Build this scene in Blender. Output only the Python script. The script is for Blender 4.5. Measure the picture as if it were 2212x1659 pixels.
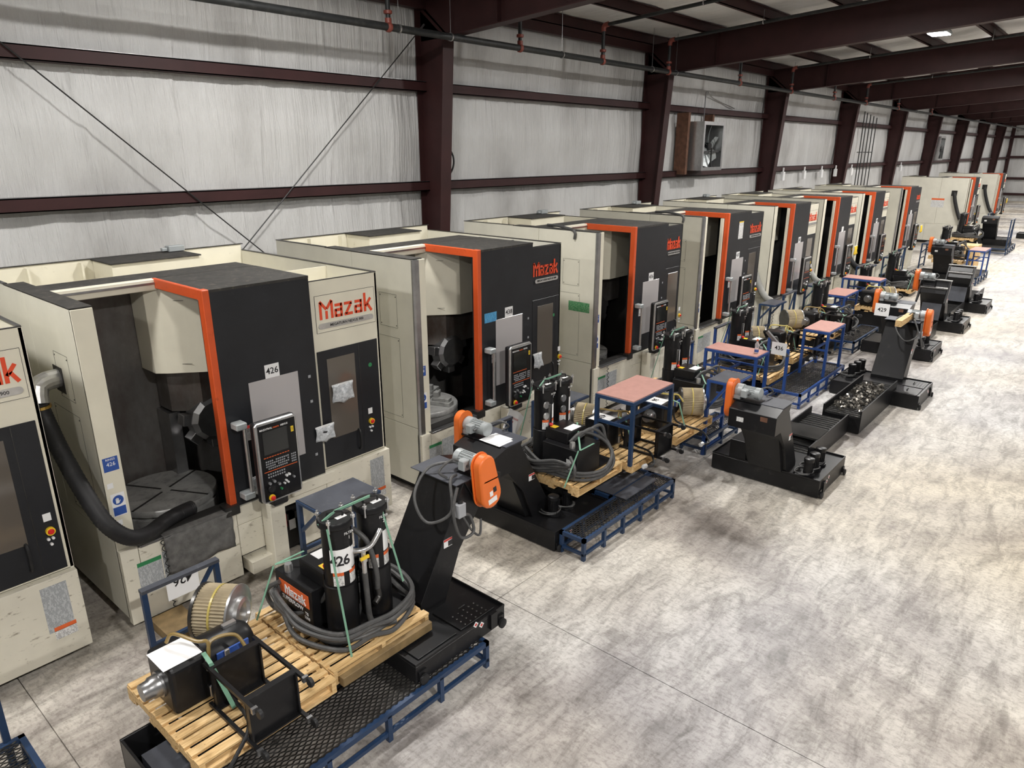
import bpy, math, random
from mathutils import Vector, Matrix
random.seed(7)
for o in list(bpy.data.objects): bpy.data.objects.remove(o)
SC = bpy.context.scene
COL = SC.collection
# ------------------------------------------------------------------ camera
CAM_H = 4.3; PITCH = math.radians(18.2); YAW = math.radians(40.9)
fw = Vector((math.cos(YAW)*math.cos(PITCH), math.sin(YAW)*math.cos(PITCH), -math.sin(PITCH)))
rt = Vector((math.sin(YAW), -math.cos(YAW), 0)); up = rt.cross(fw)
cd = bpy.data.cameras.new('camera'); cam = bpy.data.objects.new('camera', cd); COL.objects.link(cam)
cd.sensor_fit = 'HORIZONTAL'; cd.sensor_width = 36; cd.lens = 36*1534/2212; cd.clip_end = 300
cam.matrix_world = Matrix(((rt.x, up.x, -fw.x, 0), (rt.y, up.y, -fw.y, 0), (rt.z, up.z, -fw.z, CAM_H), (0, 0, 0, 1)))
SC.camera = cam
# ------------------------------------------------------------------ world, exposure
W = bpy.data.worlds.new('hall_ambient'); SC.world = W; W.use_nodes = True
W.node_tree.nodes['Background'].inputs[0].default_value = (.93, .96, 1, 1)
W.node_tree.nodes['Background'].inputs[1].default_value = .2
SC.view_settings.view_transform = 'Standard'; SC.view_settings.look = 'None'
SC.view_settings.gamma = 1; SC.view_settings.use_curve_mapping = False
SC.view_settings.exposure = 0.0
LAMP_W = 375          # watts of each high-bay lamp (used by the lamp builder below)
# ------------------------------------------------------------------ materials
MATS = {}
def N(nt, t, **kw):
    n = nt.nodes.new(t)
    for k, v in kw.items(): setattr(n, k, v)
    return n
def base(name, rough, metal):
    m = bpy.data.materials.new(name); m.use_nodes = True; MATS[name] = m
    nt = m.node_tree; b = nt.nodes['Principled BSDF']
    b.inputs['Roughness'].default_value = rough; b.inputs['Metallic'].default_value = metal
    return m, nt, b
def ramp(nt, fac, stops):
    r = N(nt, 'ShaderNodeValToRGB'); e = r.color_ramp.elements
    while len(e) < len(stops): e.new(.5)
    for i, (p, c) in enumerate(stops):
        e[i].position = p; e[i].color = (c[0], c[1], c[2], 1)
    nt.links.new(fac, r.inputs[0]); return r.outputs[0]
def noise(nt, vec, scale, detail=4, rough=.55, stretch=None, dist=0):
    if stretch:
        mp = N(nt, 'ShaderNodeMapping'); mp.inputs['Scale'].default_value = stretch
        nt.links.new(vec, mp.inputs[0]); vec = mp.outputs[0]
    n = N(nt, 'ShaderNodeTexNoise'); n.inputs['Scale'].default_value = scale; n.inputs['Detail'].default_value = detail
    n.inputs['Roughness'].default_value = rough; n.inputs['Distortion'].default_value = dist
    nt.links.new(vec, n.inputs['Vector']); return n.outputs['Fac']
def mix(nt, fac, a, b, mode='MIX'):
    x = N(nt, 'ShaderNodeMix', data_type='RGBA', blend_type=mode)
    for sock, v in ((x.inputs[0], fac), (x.inputs[6], a), (x.inputs[7], b)):
        if hasattr(v, 'is_linked'): nt.links.new(v, sock)
        elif isinstance(v, (int, float)): sock.default_value = v
        else: sock.default_value = (v[0], v[1], v[2], 1)
    return x.outputs[2]
def bump(nt, b, h, strength, dist=.02):
    n = N(nt, 'ShaderNodeBump'); n.inputs['Strength'].default_value = strength; n.inputs['Distance'].default_value = dist
    nt.links.new(h, n.inputs['Height']); nt.links.new(n.outputs[0], b.inputs['Normal'])
def pos(nt): return N(nt, 'ShaderNodeNewGeometry').outputs['Position']
def paint(name, col, rough=.45, metal=0, var=.1, scale=3., dirt=None, dirt_lo=.6, dirt_hi=.75, dscale=9., stretch=None, bmp=0):
    m, nt, b = base(name, rough, metal); p = pos(nt)
    f = noise(nt, p, scale)
    c = ramp(nt, f, [(.3, [v*(1-var) for v in col]), (.7, [min(1, v*(1+var)) for v in col])])
    if dirt:
        d = noise(nt, p, dscale, 8, .7, stretch)
        k = ramp(nt, d, [(dirt_lo, (0, 0, 0)), (dirt_hi, (1, 1, 1))])
        c = mix(nt, k, c, dirt)
    nt.links.new(c, b.inputs['Base Color'])
    if bmp: bump(nt, b, noise(nt, p, 60, 3), bmp, .01)
    return m
paint('cream', (.70, .665, .545), .42, dirt=(.34, .29, .2), dirt_lo=.66, dirt_hi=.84, dscale=5, var=.05)
paint('cream_apron', (.69, .655, .55), .5, dirt=(.16, .125, .075), dirt_lo=.60, dirt_hi=.72, dscale=10, stretch=(1, 1, 2.6), var=.06)
paint('panel_side', (.66, .64, .55), .4, dirt=(.42, .38, .29), dirt_lo=.68, dirt_hi=.9, dscale=4, var=.05)
paint('black_door', (.016, .017, .02), .42, var=.2, dirt=(.05, .05, .055), dirt_lo=.62, dirt_hi=.95, dscale=4)
paint('dusty_black', (.030, .028, .025), .85, var=.3, scale=7, dirt=(.12, .1, .075), dirt_lo=.55, dirt_hi=.8, dscale=14)
paint('orange_frame', (.60, .085, .018), .42, var=.08, dirt=(.18, .03, .01), dirt_lo=.6, dirt_hi=.8, dscale=11)
paint('orange_guard', (.78, .165, .025), .42, var=.07, dirt=(.2, .06, .02), dirt_lo=.64, dirt_hi=.8, dscale=13)
paint('red_logo', (.72, .07, .02), .4, var=.03)
paint('black_paint', (.0085, .0085, .0095), .34, var=.25, dirt=(.042, .04, .038), dirt_lo=.58, dirt_hi=.86, dscale=8)
paint('black_rubber', (.016, .016, .017), .5, var=.2, dirt=(.06, .057, .055), dirt_lo=.55, dirt_hi=.85, dscale=12)
paint('hose_grey', (.30, .30, .28), .55, var=.1)
paint('hose_dark', (.065, .065, .065), .5, var=.2, dirt=(.13, .125, .12), dirt_lo=.5, dirt_hi=.8, dscale=16)
paint('hose_tan', (.25, .17, .055), .35, var=.15)
paint('hose_yellow', (.45, .36, .10), .35, var=.15)
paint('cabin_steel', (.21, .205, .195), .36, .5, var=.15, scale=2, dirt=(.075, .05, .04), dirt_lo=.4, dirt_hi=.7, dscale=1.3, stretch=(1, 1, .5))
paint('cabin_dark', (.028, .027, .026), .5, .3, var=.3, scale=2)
paint('steel', (.34, .34, .345), .3, .9, var=.12, scale=9)
paint('steel_dark', (.085, .083, .08), .33, .8, var=.3, scale=5, dirt=(.2, .195, .19), dirt_lo=.58, dirt_hi=.8, dscale=20)
paint('zinc', (.58, .58, .58), .28, .85, var=.1, scale=12)
paint('motor_grey', (.36, .385, .39), .42, .2, var=.08)
paint('blue_frame', (.015, .038, .092), .4, var=.15, dirt=(.04, .045, .05), dirt_lo=.6, dirt_hi=.85, dscale=10)
paint('blue_bright', (.02, .066, .25), .38, var=.12, dirt=(.05, .06, .09), dirt_lo=.65, dirt_hi=.85, dscale=10)
paint('pink_top', (.43, .225, .19), .6, var=.07, scale=12, dirt=(.3, .16, .14), dirt_lo=.6, dirt_hi=.9, dscale=20)
paint('slate_top', (.065, .07, .085), .45, var=.2, scale=5, dirt=(.15, .15, .16), dirt_lo=.6, dirt_hi=.8, dscale=12)
paint('maroon', (.036, .0125, .0125), .55, var=.18, scale=2.5)
paint('white_paper', (.84, .84, .84), .7, var=.03)
paint('white_label', (.80, .80, .80), .45, var=.02)
paint('ink', (.012, .012, .014), .5, var=.05)
paint('label_orange', (.72, .13, .03), .45, var=.03)
paint('label_red', (.55, .05, .04), .45, var=.03)
paint('label_blue', (.03, .085, .33), .45, var=.03)
paint('label_cyan', (.09, .36, .62), .45, var=.05)
paint('label_green', (.03, .22, .08), .45, var=.05)
paint('label_yellow', (.85, .58, .03), .45, var=.03)
paint('strap_green', (.17, .34, .24), .45, var=.08)
paint('pipe_black', (.02, .022, .023), .5, .2, var=.2, dirt=(.06, .06, .058), dirt_lo=.5, dirt_hi=.8, dscale=7)
paint('fitting_red', (.22, .05, .035), .5, var=.15)
paint('wire', (.03, .03, .03), .5, .4)
paint('chip_swarf', (.22, .205, .18), .3, .7, var=.7, scale=30)
paint('wet_plate', (.06, .06, .06), .14, .5, var=.4, scale=4)
paint('brass', (.55, .36, .1), .3, .9)
paint('filter_paper', (.36, .30, .20), .8, var=.2, scale=6)
paint('rag', (.12, .117, .112), .9, var=.3, scale=14, bmp=.6)
paint('wood_dark', (.20, .135, .06), .7, var=.3, scale=8)
paint('red_knob', (.6, .02, .02), .35)
paint('rust', (.13, .06, .035), .8, var=.3, scale=8)
paint('soft_grey_key', (.33, .34, .36), .5)
paint('table_steel', (.34, .34, .33), .36, .3, var=.2, scale=5, dirt=(.12, .12, .115), dirt_lo=.5, dirt_hi=.75, dscale=9)
for n_, s_ in (('black_paint', .3), ('black_door', .35), ('black_rubber', .3), ('maroon', .3), ('cabin_dark', .3)): MATS[n_].node_tree.nodes['Principled BSDF'].inputs['Specular IOR Level'].default_value = s_
def wood():
    m, nt, b = base('pallet_wood', .62, 0); p = pos(nt)
    f = noise(nt, p, 5, 6, .65, (.9, 9, 9), .6)
    c = ramp(nt, f, [(.28, (.36, .21, .08)), (.5, (.66, .44, .20)), (.72, (.80, .60, .33))])
    k = ramp(nt, noise(nt, p, 11, 3), [(.68, (0, 0, 0)), (.74, (1, 1, 1))])
    c = mix(nt, k, c, (.24, .12, .045)); nt.links.new(c, b.inputs['Base Color'])
    bump(nt, b, f, .25, .01)
wood()
def glassy(name, col, rough, trans=0):
    m, nt, b = base(name, rough, 0); b.inputs['Base Color'].default_value = (*col, 1)
    b.inputs['Transmission Weight'].default_value = trans; b.inputs['IOR'].default_value = 1.5
glassy('window_film', (.42, .40, .40), .18); glassy('window_smoke', (.11, .095, .08), .1)
glassy('screen_glass', (.018, .019, .018), .12); glassy('clear_plastic', (.92, .94, .95), .22, .75)
def poly():
    m, nt, b = base('plastic_bag', .3, 0)
    c = ramp(nt, noise(nt, pos(nt), 30, 5, .7), [(.35, (.32, .34, .36)), (.7, (.78, .8, .82))])
    nt.links.new(c, b.inputs['Base Color']); bump(nt, b, noise(nt, pos(nt), 22, 3), .7, .02)
poly()
def printed(name, ground, ink, s=150):
    m, nt, b = base(name, .5, 0); p = pos(nt)
    w = N(nt, 'ShaderNodeTexWave', wave_type='BANDS', bands_direction='Z'); w.inputs['Scale'].default_value = s/6.3
    nt.links.new(p, w.inputs['Vector'])
    a = ramp(nt, w.outputs['Fac'], [(.5, (0, 0, 0)), (.6, (1, 1, 1))])
    n = ramp(nt, noise(nt, p, 60, 2, .5, (1.6, 1.6, .6)), [(.46, (0, 0, 0)), (.5, (1, 1, 1))])
    k = mix(nt, 1., a, n, 'MULTIPLY')
    nt.links.new(mix(nt, k, ground, ink), b.inputs['Base Color'])
printed('print_white', (.74, .74, .73), (.25, .25, .25)); printed('print_grey', (.47, .49, .50), (.2, .21, .22), 190)
printed('print_blue', (.03, .085, .33), (.5, .55, .7)); printed('print_cyan', (.09, .36, .62), (.03, .16, .36)); printed('print_green', (.03, .22, .08), (.3, .5, .3))
def concrete():
    m, nt, b = base('concrete', .45, 0); p = pos(nt)
    big = noise(nt, p, .42, 9, .62, None, .7)
    c = ramp(nt, big, [(.32, (.20, .18, .165)), (.44, (.385, .355, .325)), (.53, (.54, .51, .46)), (.68, (.67, .64, .58))])
    cool = ramp(nt, noise(nt, p, .16, 2), [(.4, (.93, .96, 1.04)), (.62, (1.05, 1.0, .9))])
    c = mix(nt, 1., c, cool, 'MULTIPLY')
    mid = ramp(nt, noise(nt, p, 2.2, 9, .74, (.8, 2.6, 1), .5), [(.38, (.56, .55, .545)), (.56, (1.08, 1.08, 1.08))])
    c = mix(nt, .85, c, mid, 'MULTIPLY')
    sp = ramp(nt, noise(nt, p, 17, 7, .78, (1.6, .8, 1)), [(.40, (.52, .5, .49)), (.52, (1, 1, 1))])
    c = mix(nt, .62, c, sp, 'MULTIPLY')
    st = ramp(nt, noise(nt, p, 1.1, 5, .6, None, 1.2), [(.66, (0, 0, 0)), (.8, (1, 1, 1))])
    c = mix(nt, st, c, (.27, .245, .225))
    nt.links.new(c, b.inputs['Base Color'])
    r = N(nt, 'ShaderNodeMapRange'); nt.links.new(big, r.inputs[0])
    r.inputs[1].default_value = .3; r.inputs[2].default_value = .7; r.inputs[3].default_value = .36; r.inputs[4].default_value = .6
    nt.links.new(r.outputs[0], b.inputs['Roughness']); bump(nt, b, sp, .1, .004)
concrete()
def insulation(name, axis_stretch, k_=1.):
    m, nt, b = base(name, .36, 0); p = pos(nt)
    big = noise(nt, p, .8, 6, .6, axis_stretch[1])
    c = ramp(nt, big, [(.3, [v*k_ for v in (.40, .39, .38)]), (.47, [v*k_ for v in (.60, .595, .585)]), (.7, [v*k_ for v in (.72, .72, .715)])])
    k = ramp(nt, noise(nt, p, 5, 8, .75, (1, 1, 1), 1.5), [(.70, (0, 0, 0)), (.76, (1, 1, 1))])
    c = mix(nt, k, c, (.33, .32, .31)); nt.links.new(c, b.inputs['Base Color'])
    bump(nt, b, noise(nt, p, 4, 6, .62, axis_stretch[0]), .9, .08)
insulation('wall_vinyl', ((2.2, 1, .14), (.8, 1, .35)), .9); insulation('roof_vinyl', ((1.6, .12, 1), (.6, .5, 1)), 1.25)
def emit(name, col, s):
    m, nt, b = base(name, .4, 0); b.inputs['Emission Color'].default_value = (*col, 1); b.inputs['Emission Strength'].default_value = s
emit('lamp_glow', (.95, .98, 1), 60)
# ------------------------------------------------------------------ mesh helpers
class MB:
    def __init__(s, mat=None):
        s.v = []; s.f = []; s.m = []; s.mats = []; s.c = 0; s.M = None
        if mat: s.mat(mat)
    def mat(s, n):
        if n not in s.mats: s.mats.append(n)
        s.c = s.mats.index(n); return s
    def add(s, vs, fs):
        k = len(s.v)
        s.v += [tuple(s.M @ Vector(v)) for v in vs] if s.M else [tuple(v) for v in vs]
        s.f += [tuple(i+k for i in f) for f in fs]; s.m += [s.c]*len(fs); return s
    def box(s, x0, x1, y0, y1, z0, z1):
        return s.add([(x0,y0,z0),(x1,y0,z0),(x1,y1,z0),(x0,y1,z0),(x0,y0,z1),(x1,y0,z1),(x1,y1,z1),(x0,y1,z1)],
                     [(0,3,2,1),(4,5,6,7),(0,1,5,4),(1,2,6,5),(2,3,7,6),(3,0,4,7)])
    def prism(s, pts, a, b, ax='y'):      # polygon (p,q) extruded along an axis
        n = len(pts)
        def P(p, t): return {'x': (t, p[0], p[1]), 'y': (p[0], t, p[1]), 'z': (p[0], p[1], t)}[ax]
        vs = [P(p, a) for p in pts]+[P(p, b) for p in pts]
        return s.add(vs, [tuple(range(n)), tuple(range(2*n-1, n-1, -1))]+[(i, i+n, (i+1) % n+n, (i+1) % n) for i in range(n)])
    def cyl(s, p0, p1, r0, r1=None, n=16, cap=True):
        r1 = r0 if r1 is None else r1; p0 = Vector(p0); p1 = Vector(p1); d = (p1-p0).normalized()
        a = d.orthogonal().normalized(); b = d.cross(a)
        vs = []
        for p, r in ((p0, r0), (p1, r1)):
            vs += [p+(a*math.cos(t)+b*math.sin(t))*r for t in (2*math.pi*i/n for i in range(n))]
        fs = [(i, (i+1) % n, (i+1) % n+n, i+n) for i in range(n)]
        if cap: fs += [tuple(range(n-1, -1, -1)), tuple(range(n, 2*n))]
        return s.add(vs, fs)
    def bar(s, p0, p1, w, h=None):        # rectangular bar between two points
        h = h or w; p0 = Vector(p0); p1 = Vector(p1); d = (p1-p0).normalized()
        u = Vector((0,0,1)) if abs(d.z) < .9 else Vector((0,1,0))
        a = d.cross(u).normalized()*w/2; b = a.cross(d).normalized()*h/2
        vs = [p+x for p in (p0, p1) for x in (-a-b, a-b, a+b, -a+b)]
        return s.add(vs, [(0,1,2,3),(7,6,5,4),(0,4,5,1),(1,5,6,2),(2,6,7,3),(3,7,4,0)])
    def tube(s, pts, r, n=8, smooth=6, ribs=0):
        P = spline(pts, smooth) if smooth else [Vector(p) for p in pts]
        vs = []; a = None; m = len(P)
        for i, p in enumerate(P):
            d = (P[min(i+1, m-1)]-P[max(i-1, 0)]).normalized()
            if a is None: a = d.orthogonal().normalized()
            a = (a-d*a.dot(d)).normalized(); b = d.cross(a)
            rr = r*(1+(ribs if i % 2 else 0))
            vs += [p+(a*math.cos(t)+b*math.sin(t))*rr for t in (2*math.pi*j/n for j in range(n))]
        fs = [(i*n+j, i*n+(j+1) % n, (i+1)*n+(j+1) % n, (i+1)*n+j) for i in range(m-1) for j in range(n)]
        return s.add(vs, fs+[tuple(range(n-1, -1, -1)), tuple(range((m-1)*n, m*n))])
    def lathe(s, prof, c=(0,0,0), ax='z', n=24):   # profile (r, t) round an axis
        vs = []
        for r, t in prof:
            for j in range(n):
                q = 2*math.pi*j/n; u, w = r*math.cos(q), r*math.sin(q)
                vs.append({'z': (c[0]+u, c[1]+w, c[2]+t), 'y': (c[0]+u, c[1]+t, c[2]+w), 'x': (c[0]+t, c[1]+u, c[2]+w)}[ax])
        m = len(prof)
        fs = [(i*n+j, i*n+(j+1) % n, (i+1)*n+(j+1) % n, (i+1)*n+j) for i in range(m-1) for j in range(n)]
        return s.add(vs, fs+[tuple(range(n-1, -1, -1)), tuple(range((m-1)*n, m*n))])
    def mesh(s, name, smooth=False):
        me = bpy.data.meshes.new(name); me.from_pydata(s.v, [], s.f)
        for n in s.mats: me.materials.append(MATS[n])
        me.polygons.foreach_set('material_index', s.m)
        if smooth: me.polygons.foreach_set('use_smooth', [True]*len(s.f))
        import bmesh
        bm = bmesh.new(); bm.from_mesh(me); bmesh.ops.recalc_face_normals(bm, faces=bm.faces); bm.to_mesh(me); bm.free()
        return me
    def build(s, name, parent=None, smooth=False, bevel=0, seg=1):
        o = link(name, s.mesh(name, smooth), parent)
        if bevel:
            b = o.modifiers.new('bevel', 'BEVEL'); b.width = bevel; b.segments = seg; b.limit_method = 'ANGLE'; b.angle_limit = .6
        if smooth:
            shade(o)
        return o
def shade(o):
    me = o.data; me.set_sharp_from_angle(angle=.7)
def spline(pts, k):
    P = [Vector(p) for p in pts]; out = []
    for i in range(len(P)-1):
        a, b, c, d = P[max(i-1, 0)], P[i], P[i+1], P[min(i+2, len(P)-1)]
        for j in range(k):
            t = j/k
            out.append(.5*((2*b)+(c-a)*t+(2*a-5*b+4*c-d)*t*t+(3*b-a-3*c+d)*t**3))
    return out+[P[-1]]
def link(name, data, parent=None, loc=(0,0,0), rot=None):
    o = bpy.data.objects.new(name, data); COL.objects.link(o); o.location = loc
    if rot: o.rotation_euler = rot
    if parent: o.parent = parent
    return o
def tag(o, label, cat, group=None):
    o['label'] = label; o['category'] = cat
    if group: o['group'] = group
    return o
def thing(name, label, cat, loc=(0,0,0), rz=0, group=None):
    o = link(name, None, None, loc); o.rotation_euler = (0, 0, rz); o.empty_display_size = .1
    return tag(o, label, cat, group)
def struct(name, mb, parent=None, smooth=False):
    o = mb.build(name, parent, smooth)
    if not parent: o['kind'] = 'structure'
    return o
TXT = {}
def text_mesh(s, size, mat, bold=.0):
    key = (s, size, mat, bold)
    if key not in TXT:
        cu = bpy.data.curves.new('lettering', 'FONT'); cu.body = s; cu.size = size; cu.align_x = 'CENTER'; cu.align_y = 'CENTER'
        cu.extrude = .0008; cu.offset = bold*size; cu.resolution_u = 2
        o = bpy.data.objects.new('lettering', cu); COL.objects.link(o)
        dg = bpy.context.evaluated_depsgraph_get(); dg.update()
        me = bpy.data.meshes.new_from_object(o.evaluated_get(dg)); me.name = 'lettering'
        me.materials.clear(); me.materials.append(MATS[mat]); bpy.data.objects.remove(o); TXT[key] = me
    return TXT[key]
def lettering(s, size, mat, parent, loc, face='-y', bold=.0, roll=0, name='lettering'):
    rot = {'-y': (math.pi/2, roll, 0), '-x': (math.pi/2, 0, -math.pi/2), 'z': (0, 0, roll)}[face]
    return link(name, text_mesh(s, size, mat, bold), parent, loc, rot)
GLY = {'M': (.80, [((.09,0),(.09,.9)), ((.07,.93),(.40,.5)), ((.40,0),(.40,.42)), ((.42,.52),(.70,.93)), ((.70,0),(.70,.9))]),
 'a': (.56, [((.06,.63),(.44,.63)), ((.42,.7),(.42,0)), ((.08,.07),(.42,.07)), ((.08,.37),(.42,.37)), ((.09,.02),(.09,.42))]),
 'z': (.56, [((.02,.63),(.46,.63)), ((.42,.62),(.09,.08)), ((.02,.07),(.48,.07))]),
 'k': (.52, [((.08,0),(.08,1)), ((.11,.28),(.42,.69)), ((.22,.4),(.46,0))])}
def wordmark(mb, x, z, h, y, word='Mazak', w=.145, width=None):     # chunky stroke lettering facing -y
    tot = sum(GLY[c][0] for c in word); k = (width/tot if width else h)
    for c in word:
        for (a, b) in GLY[c][1]:
            mb.bar((x+a[0]*k, y, z+a[1]*h), (x+b[0]*k, y, z+b[1]*h), .004, w*h) if False else stroke(mb, x, z, y, k, h, a, b, w)
        x += GLY[c][0]*k
def stroke(mb, x, z, y, k, h, a, b, w):
    p = Vector((x+a[0]*k, 0, z+a[1]*h)); q = Vector((x+b[0]*k, 0, z+b[1]*h)); d = (q-p).normalized(); n = Vector((-d.z, 0, d.x))*w*h/2
    pts = [(p-n), (q-n), (q+n), (p+n)]; mb.prism([(v.x, v.z) for v in pts], y, y-.004, 'y')
# ------------------------------------------------------------------ hall
from mathutils import noise as mnoise
WY = 10.2; XE = 79.0; XC = [1.63+7.62*k for k in range(11)]
def roof_top(y): return 6.76+.074*(10.1-y)
# concrete floor: slabs parted by saw-cut joints
fl = MB('concrete').box(-20, 90, -26, 12, -.3, -.02); struct('floor', fl); FLOOR = bpy.data.objects['floor']
xs = [-20, 1.0, 4.58, 12.2, 19.8, 27.4, 35, 42.7, 50.3, 58, 65.6, XE]; ys = [-26, -11.5, -3.6, 4.12, WY+.1]
for i in range(len(xs)-1):
    for j in range(len(ys)-1):
        g = .004
        MB('concrete').box(xs[i]+g, xs[i+1]-g, ys[j]+g, ys[j+1]-g, -.2, 0).build('slab', FLOOR)
# insulated long wall: wrinkled white vinyl
def vinyl(name, x0, x1, zs, f, mat, nx):
    mb = MB(mat); nz = len(zs)
    vs = [f(x0+(x1-x0)*i/nx, z) for i in range(nx+1) for z in zs]
    mb.add(vs, [(i*nz+j, (i+1)*nz+j, (i+1)*nz+j+1, i*nz+j+1) for i in range(nx) for j in range(nz-1)])
    return mb
GIRT_Z = (1.75, 3.60, 5.285)
def wallf(x, z):
    d = min([abs(z-g-.1) for g in GIRT_Z]+[7.0-z if z < 7 else 0])
    s = min(1, d/.9)
    below = min([g-z for g in GIRT_Z+(7.0,) if g >= z] or [1]); h = max(0, 1-below/1.1)
    w = mnoise.noise(Vector((x*1.9+z*.15, 0, z*.25)))*.05+mnoise.noise(Vector((x*7.5+z*.4, 3, z*.6)))*(.006+.03*h*h)+mnoise.noise(Vector((x*.45, 9, z*.3)))*.05
    ph = x*2.6/math.pi+.06*math.sin(z*2+x); q = abs(ph-round(ph)); k = math.sin(round(ph)*12.9)
    fold = max(0, 1-q/.035)*(.014+.016*max(0, k))
    return (x, WY-.06*s+w*.75-fold, z)
zs = [0, 1, 1.7, 1.9] + [1.95+.1*i for i in range(53)]
o = struct('wall_left', vinyl('wall_left', -8, 40, zs, wallf, 'wall_vinyl', 1300), None, True)
o = struct('wall_left', vinyl('wall_left', 40, XE, zs[::2]+[7.15], wallf, 'wall_vinyl', 500), None, True)
struct('wall_end', vinyl('wall_end', WY, -26, [0, .8, 1.6, 2.4, 3.2, 4, 4.8, 5.6, 6.4, 7.2, 10], lambda t, z: (XE+mnoise.noise(Vector((t*2, z*.4, 5)))*.04, t, z), 'wall_vinyl', 120), None, True)
# roof insulation sagging between purlins
PUR = [10.0-1.5*i for i in range(17)]
def rooff(x, y):
    d = min(abs(y-p) for p in PUR)
    return (x, y, roof_top(y)+.23-.05*min(1, d/.5)+mnoise.noise(Vector((x*1.3, y*.4, 2)))*.03)
mb = MB('roof_vinyl'); nx = 220; yy = [10.3-.375*i for i in range(66)]
mb.add([rooff(-8+(XE+8)*i/nx, y) for i in range(nx+1) for y in yy], [(i*66+j, (i+1)*66+j, (i+1)*66+j+1, i*66+j+1) for i in range(nx) for j in range(65)])
struct('ceiling', mb, None, True)
n = 0
for p in PUR:
    z = roof_top(p); n += 1
    mb = MB('maroon').box(-8, XE, p-.035, p-.02, z+.01, z+.21).box(-8, XE, p-.035, p+.05, z+.01, z+.025).box(-8, XE, p-.1, p-.02, z+.195, z+.21)
    if p > 9.9: mb.box(-8, XE, 9.95, 10.1, z-.18, z)
    struct('trim_%d' % n, mb)
for g in GIRT_Z:
    n += 1
    mb = MB('maroon').box(-8, XE, WY-.2, WY-.185, g, g+.165).box(-8, XE, WY-.2, WY, g, g+.014).box(-8, XE, WY-.2, WY, g+.151, g+.165)
    mb.mat('steel').box(-8, XE, WY-.19, WY-.17, g+.165, g+.171)
    struct('trim_%d' % n, mb)
for g in (.5, 1.85, 3.65, 5.35):
    n += 1; struct('trim_%d' % n, MB('maroon').box(XE-.2, XE-.02, -26, WY, g, g+.2))
n += 1; struct('trim_%d' % n, MB('maroon').box(XE-.3, XE-.02, WY-.3, WY-.05, 0, 7))
ORD = ['first', 'second', 'third', 'fourth', 'fifth', 'sixth', 'seventh', 'eighth', 'ninth', 'tenth']
def yin(z): return 9.86-.052*z*1.28 if z < 6.2 else 9.45
for k in range(1, 10):
    x = XC[k]
    if x > XE-.5: break
    t = thing('steel_column', 'tapered maroon steel column on the long wall, %s from the left' % ORD[k-1], 'column', (x, WY, 0))
    MB('maroon').prism([(-.35, 0), (-.08, 0), (-.08, 6.72), (-.76, 6.15)], -.006, .006, 'x').build('web', t)
    MB('maroon').prism([(-.37, 0), (-.35, 0), (-.76, 6.15), (-.78, 6.15)], -.125, .125, 'x').build('inner_flange', t)
    MB('maroon').box(-.125, .125, -.09, -.075, 0, 6.72).build('outer_flange', t)
    mb = MB('maroon').box(-.16, .16, -.42, -.04, 0, .02); mb.mat('steel')
    for bx in (-.1, .1): mb.cyl((bx, -.3, .02), (bx, -.3, .05), .015, n=6)
    mb.build('base_plate', t)
    MB('maroon').bar((0, -.12, 6.6), (0, -.62, 6.2), .02, .05).build('stiffener', t)
    r = thing('roof_rafter', 'deep maroon steel rafter springing from the %s column' % ORD[k-1], 'rafter', (x, 9.44, 6.12))
    def zb(y): return .078*(0-y)
    def zt(y): return roof_top(y+9.44)-6.12
    MB('maroon').prism([(.66, -.02), (0, 0), (-24, zb(-24)*.9), (-24, zt(-24)), (.66, zt(.66))], -.006, .006, 'x').build('web', r)
    MB('maroon').prism([(-.0, -.016), (-24, zb(-24)*.9-.016), (-24, zb(-24)*.9), (0, 0)], -.11, .11, 'x').build('lower_flange', r)
    MB('maroon').prism([(.66, zt(.66)-.016), (-24, zt(-24)-.016), (-24, zt(-24)), (.66, zt(.66))], -.11, .11, 'x').build('upper_flange', r)
    for yy_ in (-1.2, -7.2):
        MB('maroon').box(-.1, .1, yy_-.005, yy_+.005, zb(yy_)+.0, zt(yy_)-.016).build('stiffener', r)
    for yy_ in (-2.5, -8.5): MB('maroon').bar((0, yy_, zb(yy_)+.03), (.75, yy_, zt(yy_)+.02), .03).build('flange_brace', r)
# high-bay lamps
def lamp(x, y, label, k_=1.):
    z = roof_top(y)-.285
    t = thing('high_bay_light', label, 'lamp', (x, y, z), 0, 'high bay lamps under the roof')
    MB('motor_grey').box(-.3, .3, -.22, .22, .03, .09).build('housing', t, bevel=.01)
    mb = MB('motor_grey')
    for i in range(7): mb.box(-.27+.085*i, -.25+.085*i, -.2, .2, .09, .12)
    mb.build('heat_sink', t)
    for sx in (-1, 0, 1): MB('lamp_glow').box(sx*.19-.08, sx*.19+.08, -.19, .19, .012, .03).build('lens', t)
    for sx in (-.25, .25): MB('wire').bar((sx, 0, .1), (sx, 0, .5), .01).build('hanger', t)
    l = bpy.data.lights.new('high_bay_light', 'AREA'); l.energy = LAMP_W*k_; l.shape = 'RECTANGLE'; l.size = .55; l.size_y = .38; l.color = (1, .97, .93)
    o = link('light_source', l, t, (0, 0, 0)); return t
LX = [-2.2, 5.44, 13.05, 20.6, 28.2, 35.8, 43.4, 51, 58.7, 66.3, 73.9]
for i, x in enumerate(LX):
    if i == 3: lab = 'glaring white high bay lamp hanging below the roof, between second and third rafter'
    else: lab = 'white high bay lamp of the row above the machines, not the glaring one in view'
    lamp(x+(1.4 if i == 0 else 0), 6.6 if i < 2 else 4.5, lab, .62 if i < 2 else .95)
for x in (-6, 1.6, 9.2, 17.3, 24.9, 32.6, 39.6, 47.2, 62.4): lamp(x, -3.0, 'white high bay lamp of the row over the aisle', 1.65)
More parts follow.
